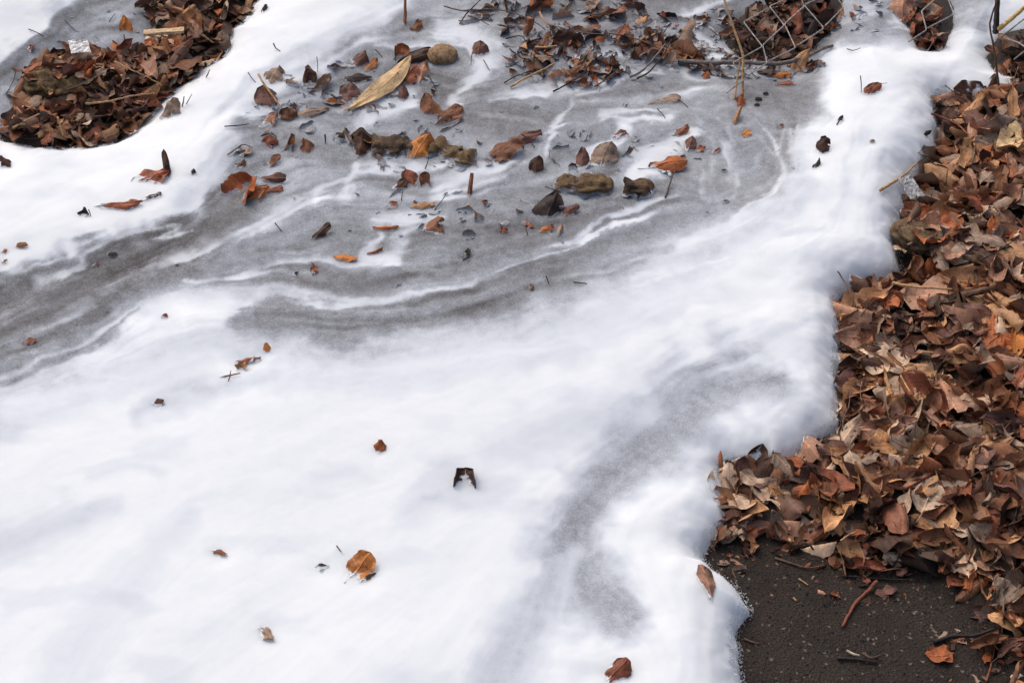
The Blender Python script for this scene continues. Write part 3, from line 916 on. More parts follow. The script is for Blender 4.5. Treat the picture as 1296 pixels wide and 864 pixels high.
def heap(pts, sizes, single, pal, r, tilt=0.28, pct=62, place=None, nu=9, nv=6, hmap=None):
    hmap = HM if hmap is None else hmap
    VV, FF, UU, CC, n0 = [], [], [], [], 0
    for (x, y), sz in zip(pts, sizes):
        kind, form, colour = r.choice(KINDS), r.choice(FORM_W), r.choice(pal)
        Wd = sz * {'lance': 0.32, 'round': 0.8, 'scrap': 0.6, 'lobed': 0.75}.get(kind, 0.56) * r.uniform(0.85, 1.15)
        if not single and r.random() < 0.09 and sz > 0.03:
            kind, form, Wd = 'lance', 'cupped', 0.0026
        V, F, uvs, base = leaf_geo(sz, Wd, kind, form, r, *((16, 10) if single else (nu, nv)))
        M = rot(r.uniform(0, 2 * pi), r.normal(0, tilt), r.normal(0, tilt) + (pi if r.random() < 0.25 else 0))
        off = settle(V, M, x, y, pct, hmap)
        if single:
            ob = make_leaf(V, F, uvs, M, off, colour, r)
            if kind != 'scrap' and form != 'torn' and r.random() < 0.4:
                stalk_for(base, V[5 + 11], sz, M, off, r, colour, ob)
                midrib_for(V, 16, 10, M, off, colour, ob)
            u_, v_ = plan(off[0], off[1], off[2])
            RECORDS.append(dict(ob=ob, colour=str(colour), form=str(form), kind=str(kind), px=float(u_), py=float(v_), place=place, size=sz))
        else:
            W = V @ M.T + off
            VV.append(W)
            FF.extend([tuple(i + n0 for i in f) for f in F])
            n0 += len(W)
            UU.append(uvs)
            CC.append(leaf_colours(colour, len(W), r))
    return VV, FF, UU, CC

def merge_litter(parts, name, label, extra=0.0):
    VV, FF, UU, CC, n0 = [], [], [], [], 0
    for a, b, c, d in parts:
        if not a:
            continue
        A = np.vstack(a)
        VV.append(A)
        FF.extend([tuple(i + n0 for i in f) for f in b])
        n0 += len(A)
        UU.append(np.vstack(c))
        CC.append(np.vstack(d))
    A = np.vstack(VV)
    at_ = foam_attrs(A, 0.007, extra)
    at_['col'] = np.vstack(CC)
    return mesh_obj(name, A, FF, mat_leaf, at_, uv=np.vstack(UU), origin=(A[:, 0].mean(), A[:, 1].mean(), 0), kind='stuff', label=label, category='leaf litter')

def scatter(n, inside, box, r, mind=0.0):
    out = []
    while len(out) < n:
        x, y = r.uniform(box[0], box[1]), r.uniform(box[2], box[3])
        if not inside(x, y):
            continue
        if mind and any((x - a) ** 2 + (y - b) ** 2 < mind * mind for a, b in out[-400:]):
            mind *= 0.9995
            continue
        out.append((x, y))
    return out

def ld(x, y):
    i, j = hm_idx(np.array([x]), np.array([y]))
    return LD[j[0], i[0]]
def pd_(x, y):
    i, j = hm_idx(np.array([x]), np.array([y]))
    return PD[j[0], i[0]]
def in_frame(x, y, m=0):
    u, v = plan(x, y, 0.03)
    return -m < u < 1296 + m and -m < v < 864 + m

def log(px0, py0, px1, py1, rad, lift, col0, col1, label, seed, name='log', bank=False, flat=0.7):
    z = lift if bank else 0.045
    (x0, y0), (x1, y1) = [tuple(float(k) for k in at(u, v, z)) for u, v in ((px0, py0), (px1, py1))]
    z0, z1 = (lift, lift) if bank else (max(float(foam_z(x0, y0)), 0) + lift, max(float(foam_z(x1, y1)), 0) + lift)
    n, sd = 60, 40
    ts = np.linspace(0, 1, n)
    path = np.stack([x0 + (x1 - x0) * ts, y0 + (y1 - y0) * ts + 0.004 * np.sin(5 * ts + seed), z0 + (z1 - z0) * ts + 0.002 * np.sin(7 * ts + seed)], 1)
    prof = np.minimum(1, (np.minimum(ts, 1 - ts) * 9 + 0.12)) ** 0.6 * (1 + 0.30 * noise(ts * 5, ts * 0, seed))
    V, F = tube(path, rad * prof, sd)
    i_ = np.arange(len(V))
    ring, k = i_ // sd, i_ % sd
    a_ = k / sd * 2 * pi
    ln = math.hypot(x1 - x0, y1 - y0)
    ax = ring / n * ln * 60
    # split bark: long plates with deep cracks between, frayed at the ends
    plates = np.abs(noise(np.cos(a_) * 3.5 + 0.25 * ax, np.sin(a_) * 3.5 + seed, seed)) * 1.3
    plates = np.minimum(plates, 0.35) + 0.30 * fbm(np.cos(a_) * 5 + ax, np.sin(a_) * 5 + seed, seed + 3, 3, 0.6) + 0.26 * np.abs(noise(np.cos(a_) * 9 + ax * 0.8, np.sin(a_) * 9, seed + 9)) - 0.06
    cen = path[ring]
    V = cen + (V - cen) * (0.78 + 1.0 * plates)[:, None] * [1, 1, flat]
    mo = np.clip(0.5 + 1.6 * fbm(V[:, 0] * 45, V[:, 1] * 45 + V[:, 2] * 30, seed + 5, 3), 0, 1)[:, None]
    col = np.array(col0) * (1 - mo) + np.array(col1) * mo
    at_ = foam_attrs(V, 0.007, 0.0)
    at_['col'] = col
    if bank:
        ix, iy = hm_idx(V[:, 0], V[:, 1])
        np.maximum.at(HM, (iy, ix), V[:, 2])
    return mesh_obj(name, V, F, mat_bark, at_, label=label, category='log')
MOSS, BARK, DBARK = (0.185, 0.125, 0.06), (0.165, 0.105, 0.06), (0.045, 0.031, 0.022)
log(418, 160, 470, 172, 0.019, -0.009, BARK, DBARK, 'end of the sunken log beside the pointed tip of the tan blade', 3)
log(468, 176, 528, 184, 0.023, -0.010, BARK, DBARK, 'middle length of the sunken log, broken bark showing through foam', 5)
log(545, 178, 602, 198, 0.021, -0.010, BARK, MOSS, 'mossy far length of the sunken log behind the standing rolled leaf', 7)
log(700, 226, 776, 234, 0.023, -0.007, BARK, MOSS, 'short mossy brown log lying alone in the grey foam', 9)
log(790, 232, 826, 243, 0.017, -0.003, BARK, DBARK, 'small bark stub poking out right of the short mossy log', 11)
log(30, 108, 116, 112, 0.027, 0.034, (0.22, 0.155, 0.065), BARK, 'yellow-green mossy log on the leaf island', 13, bank=True)
log(1130, 288, 1280, 340, 0.024, 0.036, (0.20, 0.135, 0.075), BARK, 'mossy log buried across the leaf bank', 15, bank=True)

def on_log(x, y):
    u, v = plan(x, y, 0.05)
    return math.hypot((u - 1165) / 34, (v - 299) / 20) < 1 or math.hypot((u - 1238) / 30, (v - 328) / 16) < 1 or math.hypot((u - 72) / 40, (v - 110) / 17) < 1
r = np.random.default_rng(21)
bank_box = (0.15, 1.70, -1.0, 1.0)
parts = []
p1 = scatter(2300, lambda x, y: ld(x, y) > 0.005 and not (on_log(x, y) and r.random() < 0.8), bank_box, r)
parts.append(heap(p1, r.uniform(0.035, 0.07, len(p1)), False, PAL_DARK + PAL, r, 0.42))
p2 = scatter(950, lambda x, y: ld(x, y) > -0.01 and in_frame(x, y, 60) and foam_z(x, y) < 0.012 and not (on_log(x, y) and r.random() < 0.8), bank_box, r)
parts.append(heap(p2, r.uniform(0.036, 0.07, len(p2)), False, PAL_TOP + PAL_DARK + ['brown', 'tan', 'pinkish brown'], r, 0.38))
p3 = scatter(98, lambda x, y: ld(x, y) > 0.02 and in_frame(x, y, -6) and not on_log(x, y), bank_box, r, 0.042)
heap(p3, r.uniform(0.056, 0.092, len(p3)), True, PAL_TOP, r, 0.26, 66, place='bank')
p4 = scatter(260, lambda x, y: -0.06 < ld(x, y) < 0.04 and in_frame(x, y, 40) and foam_z(x, y) < 0.002, bank_box, r)
parts.append(heap(p4, r.uniform(0.006, 0.022, len(p4)), False, PAL + PAL_DARK, r, 0.2, 60, nu=5, nv=4))
merge_litter(parts, 'leaf_litter', 'deep brown leaf litter heaped beside the foam and asphalt')
parts = []
pbox = (-0.95, -0.25, 0.3, 1.1)
p5 = scatter(640, lambda x, y: pd_(x, y) > -0.014 and not (on_log(x, y) and r.random() < 0.85), pbox, r)
parts.append(heap(p5, r.uniform(0.03, 0.06, len(p5)), False, PAL_DARK + PAL[:8], r))
p6 = scatter(30, lambda x, y: pd_(x, y) > 0.012 and in_frame(x, y, -4) and not on_log(x, y), pbox, r, 0.035)
heap(p6, r.uniform(0.04, 0.07, len(p6)), True, PAL_DARK + PAL, r, 0.32, 66, place='island')
merge_litter(parts, 'leaf_litter', 'small island of dark leaf litter ringed by white foam')


# ------------------------------------------------------------------ leaves lying in the foam, one by one
# x, y (centre in the photo), length, width (px), heading in the photo, nose-up, roll, form, colour, kind, lift mm, label
FOAM_LEAVES = [
    (217, 146, 34, 27, 75, 52, 5, 'flat', 'grey-brown', 'ovate', 2, 'heart-shaped grey-brown leaf standing half sunk in foam below the leaf island'),
    (190, 228, 40, 30, 20, 12, 5, 'cupped', 'reddish brown', 'ovate', 2, 'reddish brown leaf powdered with foam, leaning on a dark rolled leaf'),
    (213, 219, 42, 20, 110, 35, 10, 'rolled', 'dark brown', 'lance', 6, 'dark rolled leaf standing up out of foam against a powdered reddish one'),
    (151, 261, 45, 17, 5, 4, -10, 'cupped', 'reddish brown', 'lance', 3, 'narrow red-brown leaf lying flat on clean white foam'),
    (188, 252, 28, 14, 20, 8, 0, 'arched', 'dark brown', 'ovate', -1, 'small dark leaf sunk in foam just past the narrow red-brown leaf'),
    (106, 272, 15, 14, 80, 50, 0, 'flat', 'blackish', 'scrap', 1, 'tiny black leaf tip poking through white foam beside a thin twig'),
    (10, 210, 24, 15, 150, 25, 0, 'folded', 'dark brown', 'ovate', 2, 'dark folded leaf tip at the edge of the picture in white foam'),
    (241, 221, 13, 12, 40, 30, 0, 'cupped', 'blackish', 'scrap', 0, 'tiny blackish leaf crumb beside the dark rolled leaf'),
    (160, 38, 27, 13, 100, 45, 0, 'flat', 'orange', 'lance', 6, 'small orange leaf standing upright in grey foam behind the leaf island'),
    (36, 63, 14, 10, 30, 20, 0, 'flat', 'reddish brown', 'scrap', 0, 'tiny red-brown leaf scrap in grey foam left of the leaf island'),
    (307, 243, 44, 40, 60, 14, -8, 'folded', 'rusty', 'ovate', 6, 'broad rusty leaf creased along its middle, bright against grey foam'),
    (322, 250, 34, 18, 25, 20, 15, 'curled', 'rusty', 'ovate', 4, 'rusty leaf piece overlapping the broad creased rusty leaf'),
    (341, 229, 34, 16, -10, 22, 20, 'twisted', 'purplish brown', 'ovate', 4, 'twisted purplish leaf above the broad creased rusty leaf'),
    (346, 242, 20, 12, 10, 15, 0, 'cupped', 'reddish brown', 'ovate', 3, 'small red-brown leaf at the tip of the rusty group'),
    (333, 158, 40, 26, 30, 12, 0, 'cupped', 'pinkish brown', 'ovate', -2, 'pinkish leaf nearly buried under a cap of white foam'),
    (341, 184, 18, 18, 80, 45, 0, 'cupped', 'reddish brown', 'round', 3, 'small round red-brown leaf tip below the foam-capped leaf'),
    (366, 186, 30, 18, 60, 25, 10, 'curled', 'brown', 'ovate', 2, 'brown curled leaf powdered with foam near a dark wire-thin stem'),
    (343, 208, 26, 13, 40, 20, -15, 'folded', 'brown', 'ovate', 3, 'narrow brown folded leaf above the twisted purplish leaf'),
    (389, 190, 20, 18, 120, 40, 0, 'curled', 'brown', 'ovate', 5, 'small brown leaf curled shut, alone in grey foam'),
    (345, 100, 28, 24, 60, 15, 0, 'cupped', 'grey-brown', 'round', 2, 'dusky cupped leaf behind the slanting tan stick'),
    (342, 130, 34, 28, 120, 25, 15, 'cupped', 'purplish brown', 'round', 4, 'purplish cupped leaf lying under the slanting tan stick'),
    (364, 152, 20, 22, 90, 55, 0, 'curled', 'brown', 'round', 4, 'brown leaf at the foot of the slanting tan stick'),
    (392, 104, 24, 18, 70, 35, 20, 'folded', 'dark brown', 'ovate', 4, 'dark triangular leaf leaning on a grey-brown one'),
    (408, 111, 34, 25, 50, 25, -15, 'curled', 'grey-brown', 'ovate', 6, 'grey-brown curled leaf leaning on a dark triangular leaf'),
    (422, 131, 22, 8, -5, 5, 0, 'folded', 'orange', 'lance', 3, 'thin orange leaf sliver below the grey-brown curled leaf'),
    (390, 145, 44, 16, 10, 6, 0, 'arched', 'grey-brown', 'ovate', 1, 'grey-brown leaf rim showing as a ring in the foam'),
    (305, 197, 26, 15, 30, 20, 0, 'twisted', 'grey-brown', 'scrap', 0, 'grey-brown leaf shred sunk in foam above the broad rusty leaf'),
    (299, 212, 24, 12, 30, 10, 0, 'arched', 'dark brown', 'ovate', -2, 'dark leaf drowned in grey foam above the broad rusty leaf'),
    (336, 13, 12, 8, 90, 40, 0, 'flat', 'blackish', 'scrap', 1, 'black leaf speck on clean foam near the top of the picture'),
    (508, 70, 24, 20, 70, 45, 0, 'cupped', 'rusty', 'ovate', 5, 'small rusty leaf standing behind the long tan blade'),
    (530, 78, 44, 20, 15, 10, 30, 'curled', 'dark brown', 'lance', 8, 'dark curled leaf bridging the long tan blade and the rounded stone'),
    (487, 114, 98, 19, 222, 8, -6, 'flat', 'straw yellow', 'lance', 14, 'long tan lance-shaped leaf blade lying across the debris'),
    (513, 102, 36, 24, 40, 20, 0, 'curled', 'reddish brown', 'ovate', 4, 'red-brown leaf beneath the long tan blade'),
    (534, 98, 32, 24, 70, 20, 15, 'folded', 'pinkish brown', 'ovate', 5, 'pinkish folded leaf below the dark bridging leaf'),
    (446, 80, 34, 24, 20, 15, 0, 'curled', 'purplish brown', 'ovate', 3, 'purplish leaf behind the lower end of the long tan blade'),
    (469, 86, 22, 12, 40, 20, 0, 'cupped', 'orange', 'ovate', 4, 'small orange leaf tip between a purplish leaf and the tan blade'),
    (449, 101, 34, 14, 0, 10, 0, 'arched', 'blackish', 'lance', 3, 'black arched leaf left of the long tan blade'),
    (441, 124, 32, 26, 80, 15, 0, 'cupped', 'purplish brown', 'ovate', 3, 'dull purplish leaf sunk beside the pointed end of the tan blade'),
    (605, 70, 30, 22, 70, 30, 0, 'curled', 'purplish brown', 'round', 0, 'purple-brown leaf edge looping out of white foam right of the stone'),
    (511, 126, 26, 14, 90, 40, 0, 'folded', 'purplish brown', 'ovate', 1, 'dark pointed leaf tip rising from white foam under the tan blade'),
    (552, 140, 34, 24, 150, 25, 10, 'folded', 'brown', 'ovate', 6, 'brown leaf folded in two above the sunken log'),
    (570, 146, 28, 18, 20, 10, 0, 'cupped', 'brown', 'ovate', 4, 'foam-dusted brown leaf beside the one folded in two'),
    (560, 160, 48, 20, 20, 8, 0, 'cupped', 'pinkish brown', 'scrap', 0, 'pink-brown leaf smeared with foam just above the sunken log'),
    (457, 191, 28, 27, 260, -25, 0, 'folded', 'dark brown', 'ovate', 6, 'dark brown leaf hanging off the near end of the sunken log'),
    (531, 193, 36, 26, 50, 25, 10, 'curled', 'orange', 'ovate', 9, 'orange-tan curled leaf in front of the sunken log'),
    (521, 230, 24, 18, 120, 30, 0, 'cupped', 'reddish brown', 'ovate', 4, 'red-brown leaf half veiled with foam beside a narrow brown one'),
    (538, 232, 22, 14, 100, 35, 0, 'cupped', 'brown', 'ovate', 6, 'narrow brown leaf beside the half veiled red-brown leaf'),
    (504, 238, 24, 14, 40, 20, 0, 'arched', 'dark brown', 'ovate', 1, 'dark arched leaf below the near end of the sunken log'),
    (595, 243, 30, 17, 80, 40, 0, 'rolled', 'brown', 'ovate', 8, 'smooth brown rolled leaf standing alone in grey foam'),
    (490, 265, 26, 16, 30, 10, 0, 'cupped', 'reddish brown', 'ovate', -3, 'red-brown leaf almost drowned in pale foam'),
    (535, 262, 24, 12, 5, 8, 0, 'cupped', 'tan', 'ovate', 4, 'small tan oval leaf lying flat in streaky grey foam'),
    (553, 289, 36, 24, 10, 25, 0, 'torn', 'brown', 'ovate', 6, 'torn brown leaf with upturned side, below the small tan oval leaf'),
    (488, 290, 26, 9, 0, 5, 0, 'folded', 'rusty', 'lance', 3, 'rusty leaf sliver left of the torn brown leaf'),
    (636, 196, 46, 30, 20, 18, 0, 'arched', 'brown', 'ovate', 8, 'brown leaf arched over a dark hollow in the foam'),
    (663, 178, 36, 18, 10, 25, 10, 'curled', 'purplish brown', 'ovate', 6, 'purplish curled leaf behind the arched brown leaf'),
    (678, 216, 26, 15, 80, 45, 0, 'cupped', 'dark brown', 'ovate', 5, 'dark oval leaf upright in foam left of the short log'),
    (764, 203, 34, 26, 60, 28, 10, 'cupped', 'grey-brown', 'ovate', 8, 'grey-brown leaf propped behind the short log'),
    (737, 206, 24, 16, 80, 35, 0, 'curled', 'purplish brown', 'ovate', 9, 'purplish leaf tip behind the middle of the short log'),
    (725, 241, 32, 12, 0, 5, 0, 'cupped', 'rusty', 'ovate', 3, 'rusty leaf tucked under the near side of the short log'),
    (802, 237, 24, 14, 150, 30, 0, 'curled', 'blackish', 'ovate', 4, 'blackish leaf curled at the end of the short log'),
    (696, 270, 46, 36, 60, 25, 15, 'curled', 'blackish', 'ovate', 5, 'big black sodden leaf in grey foam below the short log'),
    (718, 270, 26, 16, 20, 25, 0, 'cupped', 'purplish brown', 'ovate', 3, 'purplish leaf touching the big black sodden leaf'),
    (667, 284, 16, 10, -30, 20, 0, 'cupped', 'reddish brown', 'scrap', 2, 'tiny red leaf scrap left of the big black sodden leaf'),
    (690, 292, 18, 13, 20, 20, 0, 'cupped', 'rusty', 'scrap', 3, 'small rusty scrap below the big black sodden leaf'),
    (638, 294, 10, 12, 90, 40, 0, 'cupped', 'reddish brown', 'scrap', 2, 'tiny red-brown knob of leaf midway below the arched leaf'),
    (845, 212, 38, 20, 5, 18, 0, 'arched', 'rusty', 'ovate', 8, 'rusty leaf arched like a roof on white foam'),
    (856, 203, 14, 6, 0, 8, 0, 'flat', 'orange', 'scrap', 5, 'small orange scrap behind the roof-like rusty leaf'),
    (834, 130, 44, 18, 10, 8, 0, 'cupped', 'grey-brown', 'ovate', -1, 'grey-brown leaf coated in grey foam, alone in the upper drift'),
    (781, 176, 26, 18, 40, 15, 0, 'cupped', 'purplish brown', 'ovate', -3, 'purplish leaf showing through under a white foam streak'),
    (858, 170, 26, 14, 20, 15, 0, 'cupped', 'reddish brown', 'ovate', 2, 'red-brown leaf at the top of the white patch by the roof-like leaf'),
    (873, 187, 26, 16, 60, 15, 0, 'curled', 'purplish brown', 'ovate', 1, 'dull purplish leaf right of the white patch by the roof-like leaf'),
    (885, 190, 14, 9, 20, 15, 0, 'flat', 'rusty', 'scrap', 2, 'tiny rusty scrap beside a dull purplish leaf'),
    (903, 195, 20, 12, 40, 10, 0, 'cupped', 'reddish brown', 'scrap', -1, 'faint red-brown scrap under thin foam right of a rusty one'),
    (938, 133, 18, 13, 90, 40, 0, 'cupped', 'rusty', 'scrap', 5, 'rusty leaf shred at the foot of the bent straw'),
    (932, 152, 26, 18, 60, 25, 0, 'rolled', 'tan', 'ovate', 6, 'tan rolled leaf in front of the bent straw'),
    (944, 171, 12, 9, 40, 20, 0, 'flat', 'orange', 'scrap', 3, 'tiny orange scrap below the tan rolled leaf'),
    (988, 161, 8, 7, 40, 20, 0, 'flat', 'reddish brown', 'scrap', 1, 'single red crumb at the border of grey and white foam'),
    (955, 69, 28, 12, -15, 18, 0, 'cupped', 'reddish brown', 'ovate', 6, 'red-brown leaf resting above the fallen branch right of the straw'),
    (987, 72, 26, 18, 80, 25, 0, 'cupped', 'brown', 'ovate', 5, 'brown leaf behind the far end of the fallen branch'),
    (988, 97, 22, 11, 0, 8, 0, 'cupped', 'orange', 'ovate', 5, 'smooth orange leaf just below the fallen branch'),
    (990, 107, 30, 12, 0, 6, 0, 'arched', 'reddish brown', 'ovate', 0, 'red-brown leaf sunk in foam under the smooth orange leaf'),
    (1012, 86, 40, 17, 50, 25, 10, 'twisted', 'tan', 'lance', 8, 'tan twisted leaf caught on the end of the fallen branch'),
    (893, 98, 12, 12, 60, 25, 0, 'cupped', 'rusty', 'scrap', 3, 'rusty scrap below the fallen branch left of the straw'),
    (1100, 118, 28, 13, 25, 35, 15, 'arched', 'reddish brown', 'ovate', 3, 'red-brown leaf edge curving out of thick white foam with a long thin stem'),
    (1041, 190, 22, 14, 70, 40, 0, 'cupped', 'dark brown', 'round', 8, 'dark spoon-shaped leaf upright in white foam'),
    (1033, 211, 20, 7, 60, 15, 0, 'twisted', 'blackish', 'lance', 1, 'black shred trailing below the dark spoon-shaped leaf'),
    (1063, 153, 12, 5, 40, 20, 0, 'twisted', 'blackish', 'lance', 2, 'black speck on white foam above the spoon-shaped leaf'),
    (1104, 181, 6, 6, 80, 45, 0, 'flat', 'grey-brown', 'scrap', 1, 'pinhead grey crumb in the white foam right of the spoon-shaped leaf'),
    (1171, 170, 14, 6, 20, 10, 0, 'folded', 'blackish', 'lance', 3, 'black sliver on the foam rim left of the leaf bank'),
    (25, 311, 17, 9, -10, 22, 0, 'arched', 'brown', 'ovate', 2, 'small brown leaf in white foam, largest of three by the picture edge'),
    (4, 319, 9, 7, 20, 25, 0, 'cupped', 'rusty', 'scrap', 1, 'tiny rusty crumb, upper one at the picture edge in white foam'),
    (3, 333, 11, 7, 20, 25, 0, 'cupped', 'reddish brown', 'scrap', 1, 'tiny red crumb, lower one at the picture edge in white foam'),
    (33, 433, 20, 11, 5, 22, 0, 'arched', 'reddish brown', 'ovate', 1, 'small red leaf lying in the dark channel at the picture edge'),
    (208, 402, 9, 7, 60, 35, 0, 'flat', 'reddish brown', 'scrap', 1, 'pinhead red crumb in white foam below the dark channel'),
    (118, 337, 12, 7, 30, 15, 0, 'cupped', 'purplish brown', 'scrap', 0, 'purplish crumb sunk in the dark channel'),
    (306, 466, 14, 16, 80, 35, 0, 'folded', 'tan', 'scrap', 3, 'tan scrap in a small leaf group on white foam'),
    (308, 459, 24, 8, 15, 15, 0, 'twisted', 'reddish brown', 'lance', 3, 'red-brown shred lying behind a tan scrap on white foam'),
    (324, 457, 12, 9, 30, 15, 0, 'cupped', 'purplish brown', 'scrap', 1, 'purplish crumb right of the tan scrap'),
    (338, 444, 14, 8, 110, 35, 0, 'cupped', 'orange', 'scrap', 3, 'orange-brown crumb at the upper end of the small leaf group'),
    (197, 511, 17, 12, 10, 22, 0, 'cupped', 'dark brown', 'ovate', 1, 'dark red leaf knob alone in a greyish hollow of the white foam'),
    (405, 299, 29, 15, 30, 28, 10, 'arched', 'dark brown', 'ovate', 5, 'dark red-brown arched leaf in the middle of the marbled drift'),
    (398, 343, 8, 17, 0, 45, 0, 'twisted', 'rusty', 'scrap', 4, 'little rusty chip standing on edge in the grey bands'),
    (373, 348, 9, 6, 30, 20, 0, 'flat', 'blackish', 'scrap', 1, 'black crumb left of the little rusty chip'),
    (437, 328, 26, 10, -10, 12, 0, 'cupped', 'orange', 'lance', 4, 'orange sliver of leaf on a pale foam streak'),
    (475, 320, 18, 7, 15, 15, 0, 'folded', 'rusty', 'lance', 3, 'rusty sliver right of the orange one on a pale streak'),
    (591, 322, 9, 13, 0, 55, 0, 'flat', 'blackish', 'scrap', 4, 'black chip standing upright in the grey drift'),
    (589, 330, 10, 7, 20, 10, 0, 'cupped', 'blackish', 'scrap', 0, 'black crumb at the foot of an upright black chip'),
    (501, 362, 12, 6, 20, 15, 0, 'arched', 'dark brown', 'scrap', 0, 'dark crumb just above the long white streak'),
    (672, 365, 6, 13, 0, 45, 0, 'flat', 'brown', 'scrap', 2, 'small brown peg at the lower border of the grey drift'),
    (481, 570, 18, 16, 80, 40, 0, 'cupped', 'rusty', 'scrap', 3, 'small rusty leaf tip poking from smooth white foam'),
    (589, 608, 30, 36, 90, 18, 0, 'cupped', 'dark brown', 'round', 5, 'large dark leaf mostly buried, only its curved rim out of white foam'),
    (277, 700, 20, 8, -15, 15, 0, 'arched', 'brown', 'lance', 2, 'thin brown leaf sliver lying low in the white foam'),
    (457, 720, 32, 26, 40, 25, 0, 'flat', 'orange', 'round', 8, 'bright orange-brown leaf on clean white foam, the brightest there'),
    (462, 734, 26, 7, 25, 8, 0, 'twisted', 'dark brown', 'lance', 1, 'dark shred beneath the bright orange-brown leaf'),
    (406, 718, 17, 9, 10, 15, 0, 'folded', 'purplish brown', 'scrap', 0, 'purplish leaf tip to the side of the bright orange-brown leaf'),
    (336, 803, 26, 13, -35, 28, 0, 'twisted', 'grey-brown', 'lance', 3, 'grey-brown twisted leaf fragment low in the white foam'),
    (778, 855, 38, 28, 30, 28, 0, 'cupped', 'reddish brown', 'ovate', 5, 'red-brown leaf cut by the bottom of the picture'),
    (895, 740, 36, 20, 112, 22, 0, 'folded', 'pinkish brown', 'blunt', 6, 'pinkish leaf end sticking up from the foam tongue beside the asphalt'),
    (513, 27, 44, 14, 88, 55, 0, 'rolled', 'brown', 'lance', 14, 'strip of brown bark-like leaf standing upright in grey foam'),
    (527, 38, 18, 15, 60, 30, 0, 'cupped', 'brown', 'ovate', 5, 'brown leaf at the foot of the upright strip'),
    (1141, 18, 44, 34, 80, 35, 0, 'arched', 'pinkish brown', 'ovate', 14, 'pinkish leaf draped with foam at the top of the picture'),
]
foam0 = FH.copy()
for row in FOAM_LEAVES:
    x, y, z = at_foam(row[0], row[1])
    ln = row[2] / ppm(x, y, z)
    m = (np.abs(FX - x) < 0.12) & (np.abs(FY - y) < 0.12)
    FH[m] -= 0.0022 * np.exp(-((FX[m] - x) ** 2 + (FY[m] - y) ** 2) / (0.55 * ln + 0.006) ** 2)

r = np.random.default_rng(77)
def heading(deg):
    return math.atan2(sin(radians(deg)) / SP, cos(radians(deg))) - pi / 2
for (px, py, ln, wd, ang, pit, rol, form, colour, kind, lift, label) in FOAM_LEAVES:
    x, y, z = at_foam(px, py)
    s = ppm(x, y, z)
    if kind == 'ovate':
        kind = str(r.choice(['blunt', 'blunt', 'round', 'ovate'] if ln > 30 else ['blunt', 'round']))
    V, F, uvs, base = leaf_geo(1.30 * ln / s, 1.38 * wd / s, kind, form, r, 16, 10, r.random() < 0.8)
    M = rot(0, radians(12), 0) @ rot(heading(ang), radians(pit * 0.6), radians(rol))
    W = V @ M.T
    off = np.array([x, y, z + (lift * 0.7 + 0.3) * 0.001 - W[:, 2].mean()])
    ob = make_leaf(V, F, uvs, M, off, colour, r, r.uniform(-0.05, 0.08), reach=0.0038)
    if ln > 24 and kind != 'scrap' and form != 'torn' and r.random() < 0.5:
        stalk_for(base, V[5 + 11], ln / s, M, off, r, colour, ob)
        midrib_for(V, 16, 10, M, off, colour, ob)
    ob['label'], ob['category'], ob['group'] = label, 'leaf', 'dead leaves caught in the foam'

